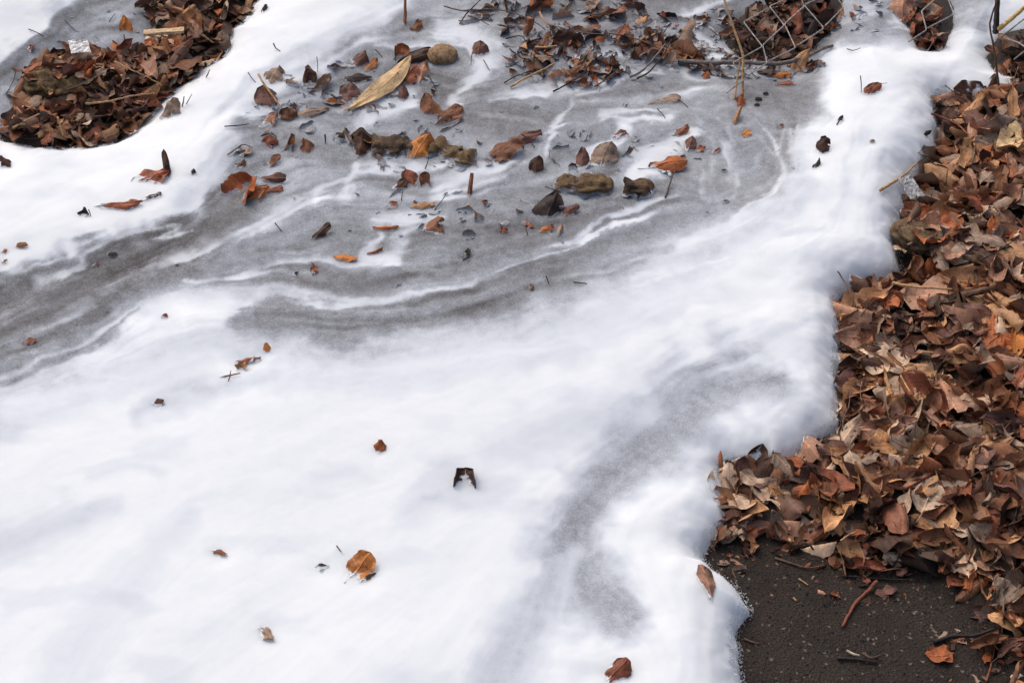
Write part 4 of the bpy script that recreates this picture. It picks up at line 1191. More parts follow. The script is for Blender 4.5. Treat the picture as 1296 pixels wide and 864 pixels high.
# leaves with a place of their own on the bank and the asphalt
BANK_LEAVES = [
    (1288, 182, 64, 56, 200, 5, 0, 'flat', 'straw yellow', 'lobed', 6, 'yellow lobed leaf at the picture edge, brightest on the leaf bank'),
    (1196, 289, 54, 34, 20, 5, 5, 'flat', 'rusty', 'round', 8, 'smooth rusty round leaf lying flat on the mossy log'),
    (1208, 313, 34, 26, 30, 5, 5, 'flat', 'pinkish brown', 'round', 10, 'small pinkish round leaf just below the smooth rusty round leaf'),
    (1094, 387, 74, 54, 20, 12, -8, 'cupped', 'tan', 'ovate', 10, 'broad tan leaf with a dark spot where the foam meets the leaf bank'),
    (1122, 462, 60, 40, 0, 5, 5, 'flat', 'pale tan', 'round', 12, 'pale flat round leaf beside the foam, palest of the bank'),
    (1122, 540, 80, 26, 5, 5, 40, 'cupped', 'pinkish brown', 'lance', 14, 'long boat-shaped pinkish leaf near the lower foam corner'),
    (1124, 492, 52, 26, 100, 10, 20, 'rolled', 'tan', 'ovate', 14, 'tan rolled leaf standing below the pale flat round leaf'),
    (1158, 480, 40, 26, 80, 10, 0, 'folded', 'grey-brown', 'ovate', 14, 'grey leaf folded square beside the tan rolled leaf'),
    (1175, 632, 56, 46, 60, 12, 0, 'flat', 'pale tan', 'ovate', 12, 'big pale torn-edged leaf with small holes on the lower bank'),
    (1260, 503, 46, 34, 85, 10, 0, 'folded', 'brown', 'ovate', 14, 'squarish brown leaf with a pale raised midrib'),
    (1190, 685, 66, 30, 0, 8, 30, 'cupped', 'brown', 'ovate', 12, 'grey-edged brown cupped leaf above the asphalt corner'),
    (918, 660, 44, 26, 10, 12, 0, 'cupped', 'pinkish brown', 'ovate', 4, 'single pale pinkish leaf squeezed under the foam rim on asphalt'),
    (1096, 717, 56, 28, -10, 8, 20, 'curled', 'reddish brown', 'ovate', 3, 'red-brown curled leaf on asphalt above the bent red twig'),
    (1121, 750, 30, 18, 10, 3, 0, 'flat', 'purplish brown', 'scrap', 2, 'small dull leaf scrap lying on asphalt right of the bent red twig'),
    (1196, 831, 52, 30, 0, 6, 0, 'torn', 'rusty', 'ovate', 3, 'rusty shrivelled leaf on asphalt in the lower corner'),
    (1247, 819, 58, 20, 10, 5, 20, 'cupped', 'brown', 'lance', 3, 'narrow brown leaf touching the rusty shrivelled leaf'),
    (1278, 824, 50, 22, 25, 5, 0, 'cupped', 'purplish brown', 'ovate', 2, 'purplish leaf at the picture edge beyond the narrow brown leaf'),
    (1276, 796, 38, 26, 150, 8, 10, 'curled', 'reddish brown', 'ovate', 5, 'red-brown curled leaf above the narrow brown leaf on asphalt'),
    (1268, 752, 52, 44, 100, 8, 0, 'cupped', 'grey-brown', 'ovate', 8, 'weathered grey-brown leaf at the asphalt corner of the bank'),
    (1228, 735, 36, 24, 60, 15, 20, 'curled', 'rusty', 'ovate', 8, 'glowing rusty curled leaf at the border of bank and asphalt'),
    (1205, 155, 44, 40, 100, 15, 0, 'arched', 'dark brown', 'ovate', 14, 'very dark leaf at the top corner of the bank against foam'),
    (1232, 188, 60, 48, 60, 10, 0, 'cupped', 'tan', 'lobed', 14, 'big tan lobed leaf near the top of the bank'),
    (1230, 142, 52, 36, 40, 12, 0, 'curled', 'tan', 'ovate', 12, 'tan curled leaf beside the very dark corner leaf'),
    (1262, 345, 50, 36, 60, 10, 0, 'curled', 'pinkish brown', 'round', 12, 'pinkish leaf curled round a black one right of the mossy log'),
    (1258, 388, 52, 16, -55, 5, 0, 'rolled', 'tan', 'lance', 14, 'slim tan leaf rolled tight into a tube on the middle bank'),
    (1180, 538, 54, 16, -45, 5, 0, 'rolled', 'pinkish brown', 'lance', 14, 'slim pinkish leaf rolled tight into a tube on the lower bank'),
    (1285, 430, 56, 26, 75, 12, 10, 'cupped', 'orange', 'ovate', 14, 'orange-tan leaf standing on the bank at the picture edge'),
    (1255, 434, 34, 28, 30, 10, 0, 'flat', 'rusty', 'ovate', 12, 'rusty flat leaf beside the orange-tan standing leaf'),
]
for (px, py, ln, wd, ang, pit, rol, form, colour, kind, lift, label) in BANK_LEAVES:
    z = 0.02
    for _ in range(4):
        x, y = at(px, py, z)
        i, j = hm_idx(np.array([float(x)]), np.array([float(y)]))
        z = float(HM[j[0], i[0]])
    x, y = float(x), float(y)
    s = ppm(x, y, z)
    V, F, uvs, base = leaf_geo(ln / s, wd / s, kind, form, r, 16, 10)
    M = rot(heading(ang), radians(pit), radians(rol))
    off = settle(V, M, x, y, 80, HM)
    off[2] += 0.002
    ob = make_leaf(V, F, uvs, M, off, colour, r)
    if kind in ('ovate', 'round') and form != 'torn':
        stalk_for(base, V[5 + 11], ln / s, M, off, r, colour, ob, 0.3)
        midrib_for(V, 16, 10, M, off, colour, ob)
    ob['label'], ob['category'], ob['group'] = label, 'leaf', 'dead leaves on the bank and asphalt'

# tangles of dark leaves that break through the foam
HMF = np.maximum(np.maximum(foam_z(HX, HY) - 0.007, HM * (QD > -0.03)), 0.0)
HMD = HMF + 0.0055
def px_in(poly):
    P_ = px_poly(poly, 0.05, 2)
    box_ = (P_[:, 0].min(), P_[:, 0].max(), P_[:, 1].min(), P_[:, 1].max())
    return (lambda x, y: poly_sd(np.array([[x]]), np.array([[y]]), P_)[0, 0] > 0), box_
TANGLES = [([(640, 62), (672, 34), (740, 34), (805, 44), (826, 84), (790, 102), (710, 100), (655, 92)], 170, 14, 'tangle'),
           ([(580, -10), (700, -20), (820, -10), (815, 30), (740, 40), (660, 36), (600, 24)], 120, 10, 'top tangle'),
           ([(805, 16), (880, 4), (900, 36), (880, 74), (825, 74)], 95, 8, 'brown tangle'),
           ([(880, 60), (935, 52), (1000, 58), (1040, 64), (1030, 78), (960, 84), (890, 84)], 64, 0, 'branch debris'),
           ([(1045, -6), (1160, -24), (1158, 12), (1110, 26), (1060, 26)], 26, 0, 'branch debris'),
           ([(880, 0), (930, -10), (935, 44), (890, 50)], 34, 0, 'branch debris'),
           ([(350, 88), (420, 70), (545, 75), (560, 110), (440, 140), (350, 165), (310, 190), (290, 175)], 60, 0, 'drift debris'),
           ([(430, 150), (610, 150), (660, 190), (560, 215), (430, 185)], 42, 0, 'drift debris'),
           ([(690, 160), (800, 160), (880, 175), (880, 225), (760, 215), (700, 220)], 34, 0, 'drift debris'),
           ([(480, 215), (600, 225), (740, 260), (700, 300), (480, 300)], 26, 0, 'drift debris'),
           ([(930, 8), (1000, -20), (1060, -10), (1040, 28), (1000, 54), (945, 50)], 90, 6, 'fence heap'),
           ([(1160, -10), (1195, -10), (1192, 36), (1172, 40)], 22, 3, 'corner heap'),
           ([(1262, 44), (1275, 34), (1300, 26), (1340, 24), (1340, 74), (1300, 74), (1272, 64)], 34, 2, 'gap')]
tparts = []
for poly, n_under, n_one, place in TANGLES:
    inside, bx_ = px_in(poly)
    pal = ['dark brown', 'blackish', 'brown'] if place == 'gap' else PAL_DARK + (['brown', 'rusty', 'pinkish brown', 'grey-brown', 'tan', 'reddish brown', 'rusty', 'grey-brown'] if 'fence' not in place else ['dark brown', 'blackish', 'dark brown', 'blackish'])
    pts_ = scatter(n_under, inside, bx_, r)
    tparts.append(heap(pts_, r.uniform(0.025, 0.055, len(pts_)) * (0.62 if 'debris' in place else 1.0), False, pal, r, 0.4, 60, hmap=HMD if 'debris' in place else HMF))
    if not n_one:
        continue
    pts_ = [q for q in scatter(n_one, inside, bx_, r, 0.03) if in_frame(q[0], q[1], 5)]
    heap(pts_, r.uniform(0.035, 0.062, len(pts_)), True, pal, r, 0.45, 70, place=place, hmap=HMF)
merge_litter(tparts, 'leaf_litter', 'dark leaf tangle breaking through the foam below the wire fence', 0.17)

# labels of the heap leaves, worked out from what stands next to them
def bank_place(d):
    x, y = d['px'], d['py']
    near = lambda a, b, q: math.hypot(x - a, y - b) < q
    if near(1152, 240, 62): return 'near the crumpled foil scrap'
    if near(1205, 310, 70): return 'by the mossy log in the bank'
    if near(1285, 182, 60): return 'beside the yellow lobed leaf'
    wx, wy = at(x, y, 0.03)
    fd_ = float(edge_dist(np.array([[float(wx)]]), np.array([[float(wy)]]))[0, 0])
    if fd_ > -0.05: return 'at the foam rim, ' + ('upper bank' if y < 350 else 'middle bank' if y < 540 else 'lower bank')
    if ld(float(wx), float(wy)) < 0.06: return 'at the asphalt border'
    if x > 1235: return ('at the picture edge, ' + ('upper bank' if y < 350 else 'middle bank' if y < 540 else 'lower bank'))
    return 'in the ' + ('upper' if y < 350 else 'middle' if y < 540 else 'lower') + ' leaf bank'
PLACES = {'island': None, 'tangle': 'in the large dark tangle', 'top tangle': 'in the topmost tangle',
          'brown tangle': 'in the leaf clump left of the bent straw', 'fence heap': 'in the dark heap under the wire fence', 'corner heap': 'in the clump beside fence wires', 'gap': 'in the dark gap under the yellow reed'}
def short(d):
    return d['colour'] + ' ' + d['form'] + (' scrap' if d['kind'] == 'scrap' else ' leaf')
for d in RECORDS:
    sz = d['size']
    big = 'large ' if sz > 0.078 else 'small ' if sz < 0.045 else ''
    if d['place'] == 'bank':
        pl_ = bank_place(d)
    elif d['place'] == 'island':
        pl_ = 'on the leaf island, ' + ('log end' if d['px'] < 110 else 'middle' if d['px'] < 190 else 'far end')
    else:
        pl_ = PLACES[d['place']]
    d['l1'] = big + short(d) + ' ' + pl_
    other = min((q for q in RECORDS if q is not d), key=lambda q: math.hypot(q['px'] - d['px'], (q['py'] - d['py']) * 1.3))
    d['l2'] = short(d) + ' ' + pl_ + ', by a ' + other['colour'] + ' ' + other['form'] + ' one'
from collections import Counter, defaultdict
c1 = Counter(d['l1'] for d in RECORDS)
for d in RECORDS:
    d['label'] = d['l1'] if c1[d['l1']] == 1 else d['l2']
by = defaultdict(list)
for d in RECORDS:
    by[d['label']].append(d)
for lab, ds in by.items():
    if len(ds) > 1:
        ds.sort(key=lambda q: q['py'])
        for k, d in enumerate(ds):
            d['label'] = (('upper ' if k == 0 else 'lower ') if len(ds) == 2 else ['topmost ', 'second highest ', 'third highest ', 'lowest '][min(k, 3)]) + d['l2']
for d in RECORDS:
    d['label'] = d['label'].replace('leaf at', 'leaf at')
    while len(d['label'].replace(',', ' ').split()) > 16:
        d['label'] = d['label'].replace(' leaf bank', ' bank').replace('second highest ', 'second ').replace('third highest ', 'third ').rsplit(' ', 1)[0] if d['label'].endswith(' one') else d['label'].replace('in the large dark', 'in the dark', 1).replace(' the ', ' ', 1)
    d['ob']['label'], d['ob']['category'] = d['label'], 'leaf'
    d['ob']['group'] = {'bank': 'dead leaves on the leaf bank', 'island': 'dead leaves on the leaf island'}.get(d['place'], 'dead leaves in the foam tangles')

# ------------------------------------------------------------------ twigs, stems and straws
TW = {'black': (0.025, 0.018, 0.017), 'brown': (0.13, 0.075, 0.05), 'tan': (0.48, 0.29, 0.14), 'red': (0.24, 0.075, 0.04), 'grey': (0.18, 0.155, 0.14), 'yellow': (0.62, 0.42, 0.16), 'pale': (0.62, 0.53, 0.38)}
def surf(x, y):
    i, j = hm_idx(np.array([x]), np.array([y]))
    return max(float(foam_z(x, y)), float(HM[j[0], i[0]]) if (LD[j[0], i[0]] > -0.01 or PD[j[0], i[0]] > -0.02) else 0.0, 0.0)
def twig(pts, rad, colour, lifts, label, name='twig', group='loose twigs', wob=1.0, sides=6, level=False):
    """pts in the photo, lifts in mm above what lies there"""
    q = catmull(pts, 5)
    lf = np.interp(np.linspace(0, 1, len(q)), np.linspace(0, 1, len(lifts)), lifts) * 0.001
    P3 = []
    for (u, v), l in zip(q, lf):
        z = 0.05
        for _ in range(5):
            x, y = at(u, v, z)
            z = 0.4 * z + 0.6 * ((0.0 if level else surf(float(x), float(y))) + l)
        P3.append((float(x), float(y), z))
    P3 = np.array(P3)
    for _ in range(14):
        P3[1:-1, 2] = (P3[:-2, 2] + P3[1:-1, 2] * 2 + P3[2:, 2]) / 4
    P3[:, 0], P3[:, 1] = at(q[:, 0], q[:, 1], P3[:, 2])
    seg = np.linalg.norm(P3[-1] - P3[0])
    P3[1:-1] += np.random.default_rng(len(label)).normal(0, 0.0028 * wob * seg, P3[1:-1].shape) * [1, 1, 0.6]
    R_ = np.linspace(rad * 1.15, rad * 0.75, len(P3)) * 0.001
    V, F = tube(P3, R_, sides, 0.12, len(label))
    a_ = foam_attrs(V, 0.003)
    a_['col'] = np.tile(np.array(TW[colour]), (len(V), 1))
    return mesh_obj(name, V, F, mat_twig, a_, label=label, category=name.split('_')[-1], group=group)
T_ = [
    ([(36, 37), (46, 41), (55, 46)], 0.7, 'black', [2, 3, 1], 'short black twig on white foam left of the grey hollow in the top corner'),
    ([(82, 26), (90, 34), (97, 40)], 0.6, 'black', [3, 3, 1], 'short black twig on grey foam behind the leaf island'),
    ([(138, 28), (142, 22), (146, 17)], 0.6, 'black', [1, 4, 8], 'black twig tip right of the leaf island top'),
    ([(8, 119), (14, 108), (19, 96), (18, 84)], 0.6, 'black', [1, 2, 3, 4], 'bent black twig at the picture edge beside the leaf island'),
    ([(260, 99), (263, 94), (265, 89)], 0.9, 'black', [-3, 6, 16], 'black peg poking up through white foam between island and drift'),
    ([(189, 130), (192, 136), (194, 141)], 0.6, 'black', [6, 3, 0], 'small black peg on foam by the island lip'),
    ([(235, 134), (239, 126), (243, 119)], 0.6, 'black', [-2, 8, 16], 'thin black stem standing beside the heart-shaped leaf'),
    ([(230, 136), (232, 129), (233, 122)], 1.1, 'red', [-2, 8, 14], 'stout reddish stem standing beside the heart-shaped leaf'),
    ([(346, 55), (349, 61), (355, 65)], 0.9, 'black', [8, 3, 0], 'tiny forked black twig on the upper white lobe'),
    ([(331, 13), (331, 16)], 0.7, 'black', [5, 0], 'black pin on the upper white lobe near the picture top'),
    ([(314, 92), (318, 98), (324, 105)], 0.7, 'black', [6, 4, 0], 'black twig left of the slanting tan stick'),
    ([(322, 136), (328, 133), (335, 129)], 0.6, 'black', [2, 3, 4], 'fine black twig under the slanting tan stick'),
    ([(327, 94), (338, 112), (350, 128), (362, 144)], 1.6, 'tan', [20, 16, 10, 4], 'slanting tan stick leaning over purplish leaves'),
    ([(284, 160), (300, 159), (315, 157)], 0.8, 'black', [3, 4, 3], 'straight black twig lying where white foam turns grey'),
    ([(288, 196), (298, 189), (308, 183), (320, 187)], 0.9, 'brown', [2, 6, 7, 3], 'bent brown twig above the broad rusty leaf'),
    ([(327, 252), (332, 244), (338, 235)], 1.6, 'tan', [4, 7, 10], 'pale stub across the broad rusty leaf'),
    ([(401, 72), (402, 82), (402, 92)], 0.6, 'red', [14, 8, 0], 'thin red stem upright at the upper edge of the drift'),
    ([(411, 170), (412, 177), (412, 181)], 1.3, 'brown', [14, 6, 0], 'stubby brown peg left of the sunken log'),
    ([(500, 58), (500, 68), (501, 78)], 0.8, 'black', [18, 8, 0], 'black stem upright behind the long tan blade'),
    ([(475, 63), (480, 68), (484, 73)], 0.7, 'black', [4, 4, 1], 'short black twig left of the long tan blade top'),
    ([(542, 95), (548, 105), (553, 116)], 0.7, 'black', [6, 4, 1], 'black twig below the rounded stone'),
    ([(512, 180), (513, 190), (514, 198)], 0.8, 'black', [14, 8, 2], 'black peg standing in front of the sunken log'),
    ([(538, 214), (541, 206), (543, 198)], 0.7, 'black', [2, 6, 12], 'black stem beneath the orange-tan curled leaf'),
    ([(508, 254), (509, 247), (510, 240)], 0.6, 'black', [0, 5, 10], 'black pin below the half veiled red-brown leaf'),
    ([(550, 266), (557, 257), (564, 247)], 0.7, 'black', [1, 3, 6], 'black twig slanting beside the small tan oval leaf'),
    ([(660, 170), (668, 176), (677, 187)], 0.8, 'black', [12, 9, 2], 'black stem hooked over the arched brown leaf'),
    ([(590, 316), (592, 322)], 0.8, 'black', [8, 0], 'black pin beside the upright black chip'),
    ([(348, 282), (352, 287), (357, 293)], 0.8, 'black', [6, 3, 1], 'short black twig in the marbled drift below the rusty leaf'),
    ([(691, 349), (693, 354), (695, 360)], 0.8, 'black', [7, 4, 0], 'leaning dark peg at the lower border of the grey drift'),
    ([(726, 357), (735, 358), (743, 359)], 0.9, 'black', [2, 3, 2], 'dark twig lying flat at the lower border of the grey drift'),
    ([(665, 287), (667, 293), (668, 299)], 0.6, 'black', [6, 3, 0], 'hair-thin dark stem below the tiny red scrap'),
    ([(277, 478), (290, 475), (304, 472)], 1.0, 'brown', [-1, 3, 3], 'brown twig trailing from the small leaf group on white foam'),
    ([(289, 482), (291, 476), (292, 469)], 0.7, 'red', [0, 6, 10], 'red stem crossing the trailing brown twig'),
    ([(426, 690), (431, 697), (437, 704)], 0.8, 'grey', [3, 1, -1], 'faint grey stem sunk in foam above the bright orange leaf'),
    ([(112, 265), (114, 270), (115, 275)], 0.6, 'black', [9, 4, 0], 'thin black stem beside the tiny black leaf tip'),
    ([(1089, 96), (1090, 106), (1090, 117)], 0.8, 'brown', [26, 12, 0], 'upright brown pin in thick white foam behind a red-brown leaf edge'),
    ([(1100, 112), (1110, 108), (1123, 105)], 0.5, 'brown', [8, 6, 4], 'long thin stem of the curving red-brown leaf edge'),
    ([(1059, 158), (1063, 152), (1067, 149)], 0.9, 'black', [1, 5, 3], 'hooked black twig end on white foam'),
    ([(1072, 62), (1080, 64), (1089, 61)], 0.7, 'brown', [3, 5, 3], 'forked brown twig at the upper border of the white tongue'),
    ([(1194, 46), (1195, 34), (1200, 28)], 0.9, 'black', [3, 14, 16], 'hooked black stem at the top of the white tongue'),
    ([(1114, 241), (1130, 231), (1146, 220), (1160, 206)], 2.0, 'tan', [5, 7, 9, 14], 'tan stick bridging foam and leaf bank by the foil'),
    ([(1196, 232), (1198, 222), (1199, 214)], 1.8, 'tan', [8, 22, 30], 'short tan stub upright in the bank by the foil'),
    ([(1179, 144), (1195, 150), (1212, 158), (1225, 170)], 1.6, 'red', [10, 14, 14, 10], 'reddish stick pointing into the foam at the top of the bank'),
    ([(1196, 108), (1205, 115), (1218, 122)], 0.8, 'black', [20, 22, 14], 'curved black stem of the very dark corner leaf'),
    ([(1264, 108), (1261, 84), (1257, 56), (1253, 30), (1262, 0)], 1.6, 'brown', [50, 80, 110, 140, 180], 'tall thin brown stalk standing behind the leaf bank', 'twig', 'loose twigs', 0.5, 6, True),
    ([(1110, 735), (1100, 746), (1082, 764), (1066, 793)], 2.3, 'red', [7, 4, 2, 2], 'bent red twig lying on bare asphalt'),
    ([(981, 706), (1000, 712), (1022, 718), (1044, 715)], 1.3, 'brown', [1, 2, 2, 3], 'long brown stem across the top of the asphalt'),
    ([(1065, 728), (1100, 731), (1140, 733), (1162, 732)], 1.2, 'black', [2, 3, 3, 3], 'dark stem lying along the bank rim on asphalt'),
    ([(1182, 812), (1205, 805), (1232, 804), (1258, 796)], 2.4, 'black', [3, 4, 4, 5], 'stout dark stick on asphalt in the lower corner'),
    ([(1248, 862), (1252, 850), (1255, 838)], 1.3, 'red', [2, 4, 6], 'red-brown stem upright at the bottom of the picture'),
    ([(1060, 832), (1085, 834), (1110, 838)], 1.8, 'black', [2, 3, 2], 'dark shredded twig flat on asphalt, pale bits beside it'),
    ([(1072, 823), (1080, 827), (1088, 829)], 1.4, 'pale', [4, 5, 4], 'pale splinter on the shredded twig, lying on asphalt'),
    ([(1092, 826), (1102, 832), (1114, 829)], 1.5, 'brown', [5, 6, 4], 'brown splinter across the shredded twig on asphalt'),
    ([(1011, 732), (1017, 736), (1023, 740)], 0.9, 'tan', [1, 2, 1], 'tiny tan splinter in the middle of the asphalt'),
    ([(942, 808), (952, 812), (960, 814)], 1.3, 'brown', [1, 2, 1], 'tan-brown chip on asphalt beside the foam rim'),
    ([(1004, 756), (1008, 760)], 1.1, 'tan', [1, 1], 'small tan crumb of stem on asphalt'),
    ([(1140, 475), (1146, 486), (1152, 496)], 1.1, 'yellow', [26, 26, 22], 'yellow straw beside the tan rolled leaf on the bank'),
    ([(1130, 358), (1160, 363), (1205, 366)], 1.7, 'tan', [18, 22, 20], 'straight tan stick lying level across the bank below the mossy log'),
    ([(1060, 343), (1066, 352), (1074, 366), (1086, 392)], 0.9, 'brown', [14, 18, 22, 20], 'thin brown stalk of the broad tan leaf at the foam rim'),
    ([(1066, 545), (1068, 528), (1074, 515), (1076, 500)], 0.9, 'brown', [16, 22, 24, 20], 'thin brown stem curving up the bank at the foam corner'),
    ([(1240, 330), (1262, 318), (1290, 300)], 0.9, 'black', [22, 24, 20], 'fine dark twig slanting over the bank beyond the mossy log'),
    ([(1090, 400), (1098, 388), (1104, 378), (1108, 380)], 0.7, 'black', [22, 24, 26, 24], 'curled black stem lying on the broad tan leaf'),
    ([(1228, 604), (1250, 592), (1278, 588)], 1.2, 'black', [22, 24, 20], 'dark twig on the lower bank towards the picture edge'),
    ([(1064, 684), (1072, 678), (1084, 672)], 1.3, 'tan', [14, 16, 14], 'tan stub at the bank rim above the asphalt'),
    ([(84, 114), (108, 105), (132, 92)], 1.0, 'brown', [22, 24, 26], 'brown twig lying over the mossy log of the leaf island'),
    ([(108, 131), (140, 128), (165, 122), (196, 118)], 1.3, 'tan', [26, 26, 26, 22], 'long tan stem crossing the near side of the leaf island'),
    ([(145, 78), (165, 88), (185, 97), (205, 108)], 1.1, 'tan', [26, 28, 28, 24], 'tan stem slanting down the middle of the leaf island'),
    ([(16, 162), (34, 152), (50, 144)], 1.3, 'tan', [22, 24, 24], 'tan stem at the near end of the leaf island'),
    ([(73, 148), (76, 158), (80, 172)], 1.4, 'tan', [30, 28, 20], 'short orange-tan stem at the near foam lip of the leaf island'),
    ([(157, 44), (158, 52), (160, 60)], 0.8, 'black', [4, 8, 10], 'black stem under the small upright orange leaf'),
    ([(258, 45), (264, 50), (270, 54)], 1.1, 'tan', [24, 24, 20], 'tan stub by the far slat on the leaf island'),
    ([(646, 110), (665, 99), (690, 87), (702, 80)], 1.6, 'tan', [3, 8, 14, 16], 'tan twig slanting out of the dark tangle'),
    ([(700, 116), (715, 108), (732, 98), (742, 90)], 1.2, 'black', [2, 5, 10, 14], 'black twig below the dark tangle'),
    ([(677, 60), (692, 60), (705, 58)], 1.6, 'tan', [24, 26, 24], 'short tan stem lying over the dark tangle'),
    ([(638, 105), (652, 97), (665, 92)], 0.8, 'black', [2, 5, 6], 'fine black twig left of the tan twig in the tangle'),
    ([(797, 98), (812, 90), (826, 76), (842, 56)], 1.8, 'grey', [4, 12, 18, 26], 'grey twig slanting up right of the dark tangle'),
    ([(806, 100), (820, 92), (838, 72), (850, 50)], 1.3, 'black', [4, 12, 20, 28], 'black twig parallel to the grey twig right of the tangle'),
    ([(752, 110), (762, 104), (778, 92)], 1.2, 'brown', [3, 6, 12], 'brown twig at the lower right of the dark tangle'),
    ([(562, 8), (590, 14), (630, 12), (670, 24), (690, 38)], 1.0, 'brown', [6, 12, 16, 18, 14], 'long brown twig arching through the tangle at the picture top'),
    ([(582, 30), (590, 18), (600, 8), (612, -4)], 1.1, 'black', [2, 8, 14, 20], 'black twig leaning at the left of the top tangle'),
    ([(600, 22), (610, 27), (619, 32)], 0.8, 'black', [5, 6, 2], 'short black twig on white foam below the top tangle'),
    ([(640, 49), (660, 46), (668, 60)], 0.9, 'black', [4, 10, 8], 'hooked black twig left of the dark tangle'),
    ([(683, 16), (688, 26), (694, 36)], 1.5, 'tan', [20, 22, 14], 'orange-tan stem between the two tangles'),
    ([(645, 62), (655, 70), (666, 77)], 1.0, 'black', [6, 8, 6], 'black twig on the white foam edge of the dark tangle'),
    ([(770, 42), (800, 48), (822, 56), (840, 64)], 1.0, 'brown', [10, 14, 16, 14], 'brown twig joining the dark tangle and the brown clump'),
    ([(606, 58), (598, 66), (596, 82)], 0.9, 'red', [8, 10, 2], 'dark red stem looping from the white foam right of the stone'),
    ([(612, 76), (616, 83), (620, 90)], 0.7, 'black', [6, 4, 0], 'short black twig right of the dark red looping stem'),
    ([(690, 30), (730, 40), (765, 44)], 1.0, 'grey', [16, 20, 14], 'grey twig lying behind the dark tangle'),
    ([(842, 250), (846, 238), (850, 226), (854, 216)], 1.2, 'brown', [1, 3, 6, 9], 'brown stem running down from the roof-like rusty leaf'),
    ([(832, 138), (838, 144), (842, 150)], 0.7, 'black', [4, 3, 1], 'black twig beside the foam-coated grey-brown leaf'),
    ([(858, 126), (864, 130), (871, 136)], 0.7, 'black', [4, 4, 1], 'dark hooked stem right of the foam-coated leaf'),
    ([(690, 236), (700, 240), (710, 244)], 0.6, 'black', [2, 3, 1], 'fine black twig left of the short log'),
]
for row in T_:
    twig(*row)
twig([(940, 126), (940, 98), (940, 70), (928, 34), (915, -6), (908, -40)], 2.0, 'tan', [0, 26, 50, 85, 120, 150], 'bent tan straw rising from the foam to the picture top', 'straw', 'reeds and straws', 0.5)
twig([(930, 126), (932, 105), (936, 82), (938, 74)], 1.4, 'tan', [0, 14, 32, 40], 'thinner tan straw leaning on the bent straw', 'straw', 'reeds and straws', 0.5)
twig([(1264, 37), (1282, 22), (1298, 8), (1316, -8)], 3.4, 'yellow', [72, 80, 90, 100], 'thick yellow reed in the top corner', 'reed', 'reeds and straws', 0.3, 8, True)
twig([(1260, 40), (1261, 30), (1262, 10), (1264, -16)], 4.6, 'black', [30, 60, 110, 170], 'dark stake standing in the top corner', 'stake', 'reeds and straws', 0.6, 7, True)
twig([(858, 78), (900, 80), (940, 79), (985, 81), (1020, 72), (1040, 62), (1054, 58)], 3.4, 'grey', [4, 10, 12, 12, 12, 8, 2], 'fallen grey-brown branch lying behind the bent straw', 'branch', 'reeds and straws', 0.8, 8)
def slat():
    q = np.array([(182, 42), (233, 41)], float)
    zz = 0.066
    (x0, y0), (x1, y1) = [tuple(float(k) for k in at(u, v, zz)) for u, v in q]
    d = np.array([x1 - x0, y1 - y0, 0.004]); n = np.array([-d[1], d[0], 0]); n /= np.linalg.norm(n)
    rr = np.random.default_rng(4)
    V, F = [], []
    for k in range(9):
        c_ = np.array([x0, y0, zz]) + d * k / 8
        w_, h_ = 0.0062 * (0.75 + 0.25 * rr.random()), 0.0022
        for a, b in ((-1, -1), (1, -1), (1, 1), (-1, 1)):
            V.append(c_ + n * w_ * a + np.array([0, 0, h_ * b]) + rr.normal(0, 0.0004, 3))
    for k in range(8):
        for a in range(4):
            F.append((k * 4 + a, k * 4 + (a + 1) % 4, k * 4 + 4 + (a + 1) % 4, k * 4 + 4 + a))
    F += [(3, 2, 1, 0), (32, 33, 34, 35)]
    V = np.array(V)
    a_ = foam_attrs(V); a_['col'] = np.tile(np.array((0.60, 0.42, 0.24)), (len(V), 1))
    mesh_obj('wood_splinter', V, F, mat_twig, a_, smooth=False, label='flat pale tan splinter of wood on the leaf island', category='splinter')
slat()

# ------------------------------------------------------------------ logs, stone, scraps
def stone(px, py, a, b, c, lift, col, label, seed, name='stone', cat='stone'):
    x, y, z = at_foam(px, py)
    z = max(z, 0) + lift
    n, m_ = 18, 26
    V, F = [], []
    for i in range(n + 1):
        for j in range(m_):
            t, p = pi * i / n, 2 * pi * j / m_
            V.append((sin(t) * cos(p), sin(t) * sin(p), cos(t)))
    V = np.array(V)
    k = 1 + 0.16 * fbm(V[:, 0] * 1.6 + seed, V[:, 1] * 1.6 + V[:, 2] * 1.3, seed, 3)
    V = V * k[:, None] * [a, b, c] + [x, y, z]
    for i in range(n):
        for j in range(m_):
            F.append((i * m_ + j, (i + 1) * m_ + j, (i + 1) * m_ + (j + 1) % m_, i * m_ + (j + 1) % m_))
    at_ = foam_attrs(V, 0.004)
    at_['col'] = np.tile(np.array(col), (len(V), 1))
    mesh_obj(name, V, F, mat_stone, at_, label=label, category=cat)
stone(560, 73, 0.0235, 0.021, 0.014, 0.006, (0.31, 0.20, 0.11), 'rounded brown stone beyond the long tan blade', 2)
stone(1287, 858, 0.0075, 0.005, 0.004, 0.003, (0.72, 0.68, 0.62), 'pale pebble on asphalt at the bottom corner', 5, 'pebble', 'pebble')
for k, (a, b, s_) in enumerate(((960, 126, 0.0055), (969, 119, 0.0045), (958, 133, 0.004))):
    stone(a, b, s_, s_ * 0.8, s_ * 0.6, 0.001, (0.03, 0.026, 0.026), ['largest', 'farthest', 'nearest'][k] + ' of three dark clods in grey foam by the bent straw', 20 + k, 'clod', 'clod')
